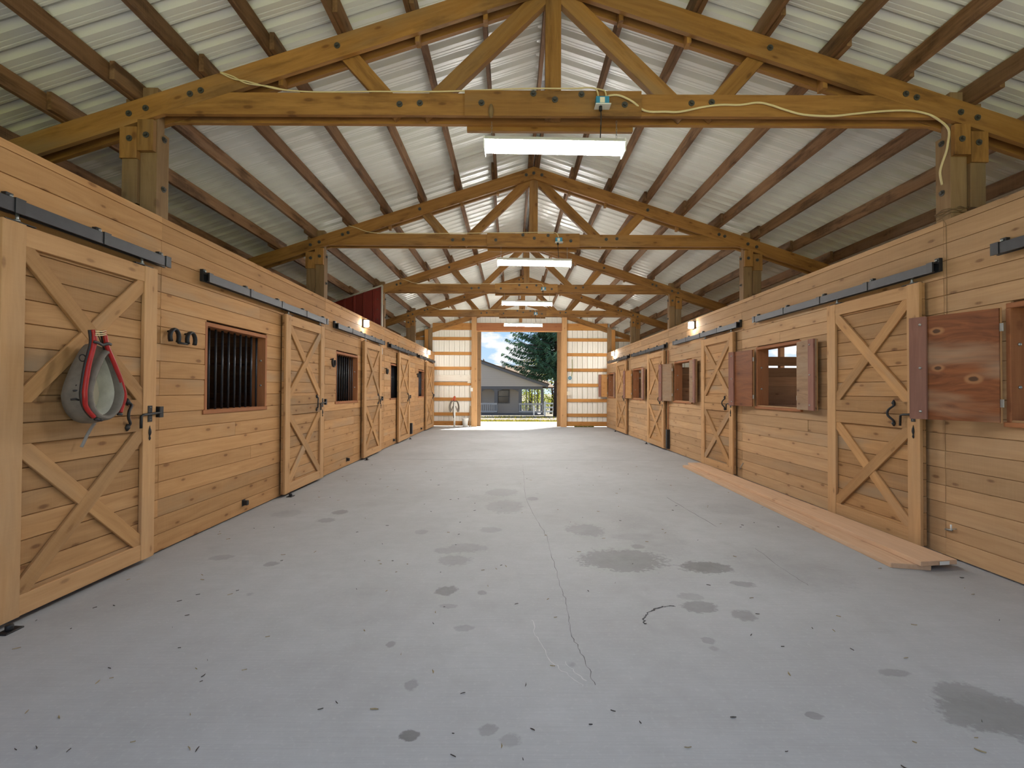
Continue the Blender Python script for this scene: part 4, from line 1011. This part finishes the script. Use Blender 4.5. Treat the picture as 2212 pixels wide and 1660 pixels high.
for (yy, z) in ((3.12, 1.20), (3.14, 1.195), (3.30, 1.225)): tube('bottom_buckle', [(HX-0.01, yy-0.014, z), (HX-0.004, yy+0.014, z-0.004)], 0.010, M['leather_dark'], hc, 8)

# ------------------------------------------------------------------ door stops on the boards, hooks, conduits
def stopper(s, X, y, label, z=0.125):
    t = empty('door_stop', (X, y, z), label, 'door stop', 'black door stops')
    q0, q1 = sorted((X, X+s*0.006)); box('stop_plate', (q0, y-0.03, z-0.035), (q1, y+0.03, z+0.035), M['black_metal'], t, 2)
    q0, q1 = sorted((X+s*0.006, X+s*0.05)); box('stop_block', (q0, y-0.022, z-0.026), (q1, y+0.022, z+0.026), M['black_metal'], t, 0, 0.006)
for y, lb in ((5.33, 'small black door stop low on the boards under the first barred window'), (8.66, 'small black door stop under the second barred window'), (12.05, 'small black door stop just before the fourth stall door'), (15.7, 'small black door stop under the last barred window')): stopper(1, XL, y, lb)
def guide(s, X, y, label):
    t = empty('door_guide', (X+s*0.07, y, 0), label, 'door guide', 'floor roller guides')
    q0, q1 = sorted((X+s*0.092, X+s*0.16)); box('guide_base', (q0, y-0.05, 0.0), (q1, y+0.05, 0.008), M['black_metal'], t, 1)
    lathe('guide_roller', [(0.018, 0.009), (0.020, 0.014), (0.020, 0.034), (0.016, 0.04)], M['black_metal'], (X+s*0.125, y, 0), t, 12)
for y, lb in ((2.74, 'black roller guide on the floor at the foot of the horse collar door'), (6.2, 'black roller guide at the foot of the second stall door'), (9.45, 'black roller guide at the foot of the third stall door'), (13.5, 'black roller guide at the foot of the fourth stall door')): guide(1, XL, y, lb)
for y, lb in ((5.36, 'black roller guide tucked behind the loose lumber'), (9.0, 'black roller guide at the far end of the lumber'), (12.55, 'black roller guide under the third shuttered-side door'), (16.3, 'black roller guide under the last shuttered-side door')): guide(-1, XR, y, lb)
eb = empty('eye_bolt', (XR, 4.0, 0.28), 'small galvanised hook and eye low on the boards beside the first shuttered-side door', 'hook')
tube('plate', [(XR, 4.03, 0.235), (XR-0.012, 4.03, 0.235), (XR-0.014, 3.97, 0.245)], 0.009, M['zinc'], eb, 6)
tube('peg', [(XR, 3.95, 0.262), (XR-0.05, 3.94, 0.262), (XR-0.05, 3.94, 0.30)], 0.006, M['white_paint'], eb, 6)
wh = empty('wall_hook', (XR, 7.6, 0.22), 'tiny wire hook on the boards beside the second shuttered-side door', 'hook')
tube('wire', [(XR, 7.56, 0.26), (XR-0.02, 7.57, 0.22), (XR-0.03, 7.6, 0.17), (XR-0.01, 7.63, 0.15)], 0.006, M['zinc'], wh, 6, smooth=3)
cd = empty('conduit', (XR-0.03, 11.1, 0), 'pale pipe conduit running down the boards into a black box', 'conduit')
tube('pipe', [(XR-0.03, 11.10, 0.50), (XR-0.03, 11.10, 2.36)], 0.014, M['frame_wood'], cd, 8)
box('junction_box', (XR-0.075, 11.05, 0.05), (XR-0.002, 11.14, 0.50), M['black_metal'], cd, 2)
jb = empty('floor_box', (XL, 14.0, 0), 'black box low on the boards beside the gap at the fourth stall door', 'box')
box('box_body', (XL+0.002, 14.0, 0.10), (XL+0.06, 14.12, 0.42), M['black_metal'], jb, 2); box('box_lid', (XL+0.061, 14.005, 0.11), (XL+0.068, 14.115, 0.41), M['track_metal'], jb, 2)

# ------------------------------------------------------------------ red sheet above the boards
rs = empty('red_metal_sheet', (-3.6, 11.0, HW), 'dark red ribbed metal sheet with pale edge trim above the boards by the third truss', 'metal sheet')
def redsheet():
    x0, x1 = -5.2, -3.03; prof = []
    x = x1
    while x > x0:
        prof += [(x, 0), (x-0.165, 0), (x-0.180, -0.02), (x-0.215, -0.02), (x-0.23, 0)]; x -= 0.23
    m = len(prof); tp = lambda x: 3.835-0.34*abs(x+3.01)
    vs = [(x, 11.0+y_, 2.2) for x, y_ in prof] + [(x, 11.0+y_, tp(x)) for x, y_ in prof]
    return rawmesh('sheet', vs, [(i, m+i, m+i+1, i+1) for i in range(m-1)])
put('sheet', redsheet(), M['red_metal'], None, rs)
tp = lambda x: 3.835-0.34*abs(x+3.01)
beam('top_trim', (-5.2, 10.99, tp(-5.2)+0.01), (-3.02, 10.99, tp(-3.02)+0.01), 0.035, 0.05, M['galv_trim'], rs, (0, 0, 1))
box('edge_trim', (-3.045, 10.96, 2.2), (-3.012, 11.02, 3.84), M['galv_trim'], rs, 2)
for zz in (3.05, 3.28, 3.52, 3.74): bolt((-3.14, 10.998, zz), (0, -1, 0), rs, 0.5)

# ------------------------------------------------------------------ loose lumber
def lumber(pts4, z0, th, label):
    """long board lying on the floor given by its four plan corners"""
    vs = [(x, y, z0) for x, y in pts4]+[(x, y, z0+th) for x, y in pts4]
    c = sum((Vector(v) for v in vs), Vector())/8
    d = (Vector(vs[1])-Vector(vs[0])).normalized(); an = math.atan2(d.y, d.x)
    mw = Matrix.Translation(c) @ Matrix.Rotation(an, 4, 'Z'); inv = mw.inverted()
    me = rawmesh('lumber_board', [inv @ Vector(v) for v in vs], [(3, 2, 1, 0), (4, 5, 6, 7), (0, 1, 5, 4), (1, 2, 6, 5), (2, 3, 7, 6), (3, 0, 4, 7)]); fixn(me)
    bm = bmesh.new(); bm.from_mesh(me); bmesh.ops.bevel(bm, geom=bm.edges[:], offset=0.003, segments=1, affect='EDGES'); bm.to_mesh(me); bm.free()
    o = put('lumber_board', me, M['lumber'], mw)
    return tagit(o, label, 'board', 'loose lumber on the floor')
lumber([(3.03, 3.78), (3.16, 8.72), (3.40, 8.72), (3.30, 3.72)], 0.0, 0.04, 'wide pale new board lying flat on the concrete, lower of the two beside the wall')
lb2 = lumber([(3.20, 3.70), (3.28, 8.78), (3.52, 8.78), (3.53, 3.75)], 0.0405, 0.038, 'pale new board on top of the other along the wall, white tag on its end')
put('paper_tag', rawmesh('paper_tag', [(3.36, 3.715, 0.046), (3.45, 3.728, 0.046), (3.45, 3.728, 0.074), (3.36, 3.715, 0.074)], [(0, 1, 2, 3)]), M['white_paint'], None, lb2, 'white paper tag')

# ------------------------------------------------------------------ things by the end wall
hy = empty('yard_hydrant', (-2.17, 18.0, 0), 'white standpipe with orange hydrant head and coiled hoses against the end wall', 'hydrant')
tube('standpipe', [(-2.17, 18.0, 0), (-2.17, 18.0, 1.02)], 0.036, M['white_paint'], hy, 12)
lathe('hydrant_head', [(0.03, 0), (0.045, 0.03), (0.045, 0.09), (0.03, 0.13), (0.05, 0.15), (0.02, 0.2)], M['rust'], (-2.17, 18.0, 0.98), hy, 12)
tube('spout', [(-2.17, 18.0, 1.06), (-2.24, 17.95, 1.07), (-2.27, 17.93, 1.0)], 0.022, M['rust'], hy, 8, smooth=3)
for s in (-1, 1):
    for q in range(3):
        tube('hose', [(-2.17, 17.97, 0.98), (-2.17+s*(0.09+0.02*q), 17.95-0.015*q, 0.97), (-2.17+s*(0.15+0.02*q), 17.94-0.015*q, 0.80-0.03*q), (-2.17+s*(0.11+0.015*q), 17.94, 0.66-0.04*q), (-2.17+s*0.05, 17.95, 0.80)], 0.017, M['leather'], hy, 6, smooth=4)
tube('hose', [(-2.2, 17.96, 0.95), (-2.22, 17.95, 0.6), (-2.2, 17.95, 0.35)], 0.013, M['dark_litter'], hy, 6)
bk = empty('bucket', (-1.77, 18.12, 0), 'white plastic bucket on the floor beside the doorway jamb', 'bucket')
lathe('bucket_body', [(0.09, 0.0), (0.095, 0.003), (0.118, 0.30), (0.124, 0.30), (0.124, 0.335), (0.118, 0.335), (0.112, 0.30), (0.09, 0.01)], M['bucket'], (-1.77, 18.12, 0), bk, 20)
tube('bail_handle', [(-1.77+0.124*math.cos(q), 18.12-0.03*math.sin(q), 0.33-0.10*math.sin(q)) for q in [PI*k/10 for k in range(11)]], 0.004, M['zinc'], bk, 6)
tagit(beam('leaning_stick', (-1.60, 18.19, 0.02), (-1.58, 18.255, 0.8), 0.05, 0.03, M['post'], None, (1, 0, 0)), 'short weathered board leaning behind the bucket against the jamb', 'board')
for nm, lb, ct, lo, hi, mt in (('junction_box', 'small cream junction box on a girt left of the doorway, above the bucket', 'box', (-1.72, 18.36, 1.68), (-1.58, 18.40, 1.79), M['cream_plastic']), ('switch_plate', 'white switch plate on the jamb post, above the bucket', 'switch', (-1.60, 18.245, 1.36), (-1.50, 18.268, 1.50), M['white_paint']), ('switch_plate', 'cream switch plate on the end wall beside the big shutter', 'switch', (2.145, 18.25, 1.23), (2.255, 18.272, 1.38), M['cream_plastic']), ('junction_box', 'small cream box on a girt under the blue cord reel', 'box', (2.17, 18.36, 1.68), (2.28, 18.40, 1.76), M['cream_plastic'])):
    t = empty(nm, ((lo[0]+hi[0])/2, hi[1], lo[2]), lb, ct)
    box('cover', lo, hi, mt, t, None, 0.006)
    box('rocker', ((lo[0]*0.6+hi[0]*0.4), lo[1]-0.006, lo[2]+0.03), ((lo[0]*0.4+hi[0]*0.6), lo[1]+0.001, hi[2]-0.03), M['white_paint'], t, None, 0.002)
    tube('screw', [((lo[0]+hi[0])/2, lo[1]-0.002, lo[2]+0.015), ((lo[0]+hi[0])/2, lo[1]+0.002, lo[2]+0.015)], 0.006, M['zinc'], t, 6)
cr_ = empty('cord_reel', (2.27, 18.36, 1.9), 'blue reel with yellow cord hanging on the end wall beside the doorway', 'reel')
tube('reel', [(2.27+0.045*math.cos(2*PI*k/14), 18.36, 1.90+0.05*math.sin(2*PI*k/14)) for k in range(14)], 0.022, M['blue_plastic'], cr_, 8, True)
tube('yellow_cord', [(2.35, 18.34, 2.62), (2.36, 18.34, 2.3), (2.345, 18.34, 2.05), (2.31, 18.34, 1.95)], 0.010, M['leaf'], cr_, 6, smooth=3)

# ------------------------------------------------------------------ litter on the floor
def litter(name, n, mat, label, cat, lo, hi, ys=(1.6, 9)):
    vs = []; fs = []
    for k in range(n):
        y_ = ys[0]+(ys[1]-ys[0])*random.random()**1.7; x = random.uniform(max(XL+0.12, -y_*1.05), min(XR-0.12, y_*1.05))
        a_ = random.uniform(0, PI); L = random.uniform(lo, hi); w_ = L*random.uniform(0.08, 0.28); bend = random.uniform(-0.4, 0.4)
        d = Vector((math.cos(a_), math.sin(a_), 0)); s = Vector((-d.y, d.x, 0)); c = Vector((x, y_, 0.002)); o = len(vs)
        for t_ in (-0.5, 0, 0.5):
            q = c+d*L*t_+s*bend*L*(0.25-t_*t_); ww = w_*(0.3 if t_ else 1)
            vs += [q+s*ww/2, q-s*ww/2+Vector((0, 0, 0.001)), q+Vector((0, 0, 0.004))]
        for j in range(2):
            p = o+3*j
            fs += [(p, p+3, p+5, p+2), (p+2, p+5, p+4, p+1), (p+1, p+4, p+3, p)]
    me = rawmesh(name, vs, fs); fixn(me)
    tagit(put(name, me, mat), label, cat, kind='stuff')
litter('straw_bits', 120, M['straw'], 'scattered pale straw bits on the concrete floor', 'straw', 0.010, 0.036)
litter('leaf_litter', 120, M['dark_litter'], 'scattered dark leaf crumbs and twigs on the concrete floor', 'litter', 0.008, 0.030)

# ------------------------------------------------------------------ outside: grass, house, fence, trees, hill
def grass(name, x0, x1, y0, y1, n, hmin, hmax, label, zf=None):
    vs = []; fs = []
    for k in range(n):
        x, y_ = random.uniform(x0, x1), random.uniform(y0, y1); z = (zf if zf is not None else gz(y_))
        h = random.uniform(hmin, hmax); a_ = random.uniform(0, PI); w_ = 0.02+h*0.06; l_ = Vector((random.uniform(-0.5, 0.5)*h, random.uniform(-0.5, 0.5)*h, h)); o = len(vs)
        d = Vector((math.cos(a_), math.sin(a_), 0))*w_; b_ = Vector((x, y_, z))
        vs += [b_-d, b_+d, b_+l_]; fs.append((o, o+1, o+2))
    tagit(put(name, rawmesh(name, vs, fs), M['grass']), label, 'grass', kind='stuff')
grass('weed_grass', -4, 5, 21.6, 24.2, 2600, 0.04, 0.13, 'yellow-green weeds growing along the edge of the concrete apron')
grass('lawn_grass', -6, 8, 30, 38, 1300, 0.04, 0.12, 'thin dry grass growing through the gravel before the house')
grass('gap_grass', 2.45, 3.2, 18.30, 18.38, 220, 0.02, 0.06, 'pale green blades standing in for outdoor grass glimpsed under the end wall below the last shutter', 0.0)  # blades added indoors in place of daylit grass seen through the gap

HY = 46.0; HB = gz(46)
ho = empty('house', (-3, HY, HB), 'grey ranch house with gabled porch and slate trim beyond the doorway', 'house')
hx = lambda px: (px-1104)/1020*HY
hz = lambda py: 1.4+(846-py)/1020*HY
# gable face above the porch beam
def poly_xz(name, poly, y0, y1, mat, parent):
    return prism_xz(name, poly, y0, y1, mat, parent)
rx, rz = hx(1183), hz(836); slp = 0.352
lx = hx(985); lz_ = rz + (rx-lx)*slp
beamz = hz(842); beamt = hz(837)
poly_xz('gable_wall', [(hx(950), beamt), (rx-(beamt+0.10-rz)/slp, beamt), (lx, lz_-0.10), (hx(950), lz_-0.10-(lx-hx(950))*slp)], HY, HY+0.15, M['siding'], ho)
beam('rake_board', (rx, HY-0.12, rz), (lx, HY-0.12, lz_), 0.27, 0.14, M['house_trim'], ho)
beam('rake_board', (lx, HY-0.12, lz_), (hx(900), HY-0.12, lz_-(lx-hx(900))*slp), 0.27, 0.14, M['house_trim'], ho)
ns = Vector((slp, 0, 1)).normalized()
def roofslab(p0, p1, depth, mat, nm='roof'):
    a_, b_ = Vector(p0), Vector(p1); up = Vector((0, 0, 0.12))
    vs = [a_, b_, b_+Vector((0, depth, 0)), a_+Vector((0, depth, 0))]; vs += [v+up for v in vs]
    me = rawmesh(nm, vs, [(3, 2, 1, 0), (4, 5, 6, 7), (0, 1, 5, 4), (1, 2, 6, 5), (2, 3, 7, 6), (3, 0, 4, 7)]); fixn(me)
    return put(nm, me, mat, None, ho)
roofslab((rx+0.1, HY-0.2, rz+0.1), (lx, HY-0.2, lz_+0.1), 9, M['shingle'])
roofslab((lx, HY-0.2, lz_+0.1), (hx(900), HY-0.2, lz_+0.1-(lx-hx(900))*slp), 9, M['shingle'])
# rear wing with its tan roof
b0, b1 = hx(1066)*1.2, hx(1145)*1.2
wy = HY+9
wx = lambda px: (px-1104)/1020*wy; wz = lambda py: 1.4+(846-py)/1020*wy
vs = [(wx(1060), wy, wz(792)), (wx(1142), wy, wz(792.5)), (wx(1188), wy-5.5, 1.4+(846-838)/1020*(wy-5.5)), (wx(1040), wy-5.5, 1.4+(846-838)/1020*(wy-5.5))]
vs += [(x, y_, z-0.15) for x, y_, z in vs]
me = rawmesh('roof', vs, [(0, 3, 2, 1), (4, 5, 6, 7), (0, 1, 5, 4), (1, 2, 6, 5), (2, 3, 7, 6), (3, 0, 4, 7)]); fixn(me); put('roof', me, M['shingle'], None, ho)
box('flashing', (wx(1083), wy-0.9, wz(797)), (wx(1091), wy-0.5, wz(792)+0.1), M['zinc'], ho, 0)
tube('roof_vent', [(hx(1043), HY+0.6, hz(786)), (hx(1043), HY+0.6, hz(777))], 0.09, M['house_trim'], ho, 8)
# porch beam, walls, posts
box('porch_beam', (hx(950), HY-0.02, hz(843)), (hx(1171), HY+0.16, beamt), M['house_trim'], ho, 0)
py_ = HY+1.6
px_ = lambda px: (px-1104)/1020*py_; pz_ = lambda py: 1.4+(846-py)/1020*py_
box('front_wall', (px_(950), py_, HB), (px_(1122), py_+0.2, pz_(836)), M['siding'], ho, 0)
for a_ in ((1070.5, 0.16), (1123, 0.16), (1170.5, 0.14), (1036, 0.16)):
    box('porch_post', (hx(a_[0])-a_[1], HY, HB), (hx(a_[0])+a_[1], HY+0.14, hz(843)), M['house_trim'], ho, 2)
for p0, p1 in ((1074, 1119), (1040, 1067)):
    n = 10; a0, a1 = hx(p0), hx(p1); top = hz(843)+0.02
    poly = [(a0, top), (a1, top)] + [(a1-(a1-a0)*k/n, top-0.26*(abs(2*k/n-1)**2.2)) for k in range(n+1)]
    poly_xz('porch_arch', poly, HY+0.03, HY+0.11, M['house_trim'], ho)
for px in (1138, 1144.5, 1151, 1157.5, 1163.5): box('porch_column', (hx(px)-0.04, HY+3.0, HB), (hx(px)+0.04, HY+3.08, hz(842)), M['house_trim'], ho, 2)
box('porch_beam', (hx(1122), HY+3.0, hz(843)), (hx(1175), HY+3.15, hz(839)), M['house_trim'], ho, 0)
wf = box('house_window', (px_(1072.5), py_-0.05, pz_(873.5)), (px_(1100), py_-0.01, pz_(844)), M['house_trim'], ho, 2)
for z0_, z1_ in ((872, 859.5), (858, 846)): box('window_pane', (px_(1075), py_-0.07, pz_(z0_)), (px_(1097.5), py_-0.055, pz_(z1_)), M['house_glass'], wf, 0)
box('porch_deck', (hx(950), HY-0.1, HB-0.1), (hx(1175), HY+3.2, HB+0.12), M['house_trim'], ho, 0)
for p0, p1 in ((1030, 1073), (1120, 1171)):
    rl = box('porch_railing', (hx(p0), HY-0.04, hz(876.5)), (hx(p1), HY+0.06, hz(873)), M['house_rail'], ho, 0)
    box('bottom_rail', (hx(p0), HY-0.02, hz(893)), (hx(p1), HY+0.04, hz(890)), M['house_rail'], rl, 0)
    k = p0+1.5
    while k < p1:
        box('baluster', (hx(k)-0.035, HY-0.01, hz(890)), (hx(k)+0.035, HY+0.03, hz(876.5)), M['house_rail'], rl, 2); k += 4.1
tagit(box('marker_post', (hx(1151)*0.97, HY*0.97, gz(HY*0.97)), (hx(1151)*0.97+0.13, HY*0.97+0.1, hz(878)), M['fence_white'], None, 2), 'short white post standing before the porch railing', 'post')
FY = 41.0; fx = lambda px: (px-1104)/1020*FY; fz = lambda py: 1.4+(846-py)/1020*FY
fe_ = empty('rail_fence', (fx(1190), FY, gz(FY)), 'white three-rail fence beside the conifer trunk', 'fence')
for xx in (fx(1176), fx(1176)+2.4, fx(1176)+4.8):
    box('fence_post', (xx-0.07, FY-0.07, gz(FY)), (xx+0.07, FY+0.07, fz(869)), M['fence_white'], fe_, 2)
for zc in (873.5, 882, 891): box('fence_rail', (fx(1176), FY-0.11, fz(zc+1.6)), (fx(1176)+5.2, FY-0.075, fz(zc-1.6)), M['fence_white'], fe_, 0)

def conifer(x, y, z, H, Rb, z_low, label):
    t = empty('conifer_tree', (x, y, z), label, 'tree')
    tube('trunk', [(x, y, z-0.1), (x+0.05, y, z+H*0.3), (x, y, z+H*0.7), (x, y, z+H)], lambda i: (0.30, 0.24, 0.13, 0.02)[i], M['bark'], t, 10)
    vs = []; fs = []; bv = []; bf = []
    rng = random.Random(5)
    nb = 210
    for b_ in range(nb):
        f = (b_/nb)**0.9; zb = z+z_low+(H-z_low-0.3)*f
        L = Rb*(1-f)**0.75*rng.uniform(0.78, 1.05)*min(1.0, 0.42+f*5.0)+0.3; az = b_*2.399+rng.uniform(-0.3, 0.3)
        d = Vector((math.cos(az), math.sin(az), 0)); s = Vector((-d.y, d.x, 0))
        droop = lambda u: -0.10*L*u - 0.20*L*u*(1-u)*1.6 + 0.12*L*u*u*u
        p = lambda u: Vector((x, y, zb))+d*L*u+Vector((0, 0, droop(u)))
        o = len(bv)
        for u in (0, 0.35, 0.7, 1.0):
            q = p(u); r_ = 0.05*(1-u)+0.008
            bv += [q+s*r_, q-s*r_*0.5+Vector((0, 0, r_)), q-s*r_*0.5-Vector((0, 0, r_))]
        for j in range(3):
            for k in range(3): bf.append((o+3*j+k, o+3*j+(k+1) % 3, o+3*j+3+(k+1) % 3, o+3*j+3+k))
        ns_ = int(20+L*38)
        for k in range(ns_):
            u = rng.uniform(0.12, 1.02); q = p(u); side = rng.choice((-1, 1))
            sl = (0.55*(1-u)+0.28)*rng.uniform(0.5, 1.1)*min(1.0, 0.4+L*0.25)
            td_ = (s*side*rng.uniform(0.3, 1.0)+d*rng.uniform(0.2, 0.8)+Vector((0, 0, -rng.uniform(0.1, 0.75)))).normalized()
            w_ = Vector((rng.uniform(-1, 1), rng.uniform(-1, 1), rng.uniform(-0.4, 0.4))).normalized()*0.055
            for q0 in range(2):
                o = len(vs); a_ = q+td_*sl*q0*0.45; e_ = a_+td_*sl*0.6+Vector((0, 0, -0.05))
                vs += [a_-w_*0.5, a_+w_, e_+w_*0.35, e_-w_*0.3]; fs.append((o, o+1, o+2, o+3))
    put('branches', rawmesh('branches', bv, bf), M['bark'], None, t)
    put('needles', rawmesh('needles', vs, fs), M['needle'], None, t)
conifer(3.72, 39.0, gz(39), 14.5, 5.0, 3.4, 'dark blue-green conifer towering beyond the open doorway')
def leafy(x, y, H, R_, n, label, seed):
    rng = random.Random(seed); z = gz(y)
    t = empty('leafy_tree', (x, y, z), label, 'tree', 'yellow-green trees beyond the house')
    tube('trunk', [(x, y, z), (x+0.2, y, z+H*0.4), (x-0.1, y, z+H*0.75)], lambda i: (0.18, 0.13, 0.04)[i], M['bark'], t, 8)
    for k in range(6):
        a_ = rng.uniform(0, 2*PI); tube('limb', [(x+0.15, y, z+H*(0.2+0.08*k)), (x+math.cos(a_)*R_*0.5, y+math.sin(a_)*R_*0.5, z+H*(0.4+0.08*k))], lambda i: (0.07, 0.02)[i], M['bark'], t, 6)
    vs = []; fs = []
    cl = [(Vector((x+rng.gauss(0, R_*0.42), y+rng.gauss(0, R_*0.42), z+H*rng.uniform(0.10, 0.95)))) for _ in range(30)]
    for k in range(n):
        c = rng.choice(cl)+Vector((rng.gauss(0, 0.5), rng.gauss(0, 0.5), rng.gauss(0, 0.38)))
        a_ = Vector((rng.uniform(-1, 1), rng.uniform(-1, 1), rng.uniform(-1, 1))).normalized(); b_ = a_.orthogonal().normalized()
        o = len(vs); l_ = rng.uniform(0.07, 0.14); vs += [c-a_*l_, c+b_*l_*0.6, c+a_*l_, c-b_*l_*0.6]; fs.append((o, o+1, o+2, o+3))
    put('foliage', rawmesh('foliage', vs, fs), M['leaf'], None, t)
leafy(2.6, 68, 5.2, 2.4, 2600, 'yellow-green leafy tree seen through the open porch', 1)
leafy(4.9, 58.5, 6.2, 2.4, 2600, 'yellow-green leafy tree behind the conifer trunk and white fence', 2)
leafy(4.2, 76, 9.0, 3.2, 2600, 'tall yellow-green tree peeking over the tan roof behind the conifer', 3)
# hill on the horizon
vs = []; fs = []
n = 48
for k in range(n+1):
    x = -260+520*k/n; h = 14+24*math.exp(-((x+15)/38)**2)+4*math.sin(k*0.7)
    vs += [(x, 620, -4), (x, 660, h), (x, 760, -4)]
for k in range(n): a_ = 3*k; fs += [(a_, a_+3, a_+4, a_+1), (a_+1, a_+4, a_+5, a_+2)]
tagit(put('hill', rawmesh('hill', vs, fs, True), M['hill']), 'hazy blue hill on the horizon behind the house roof', 'hill', kind='structure')
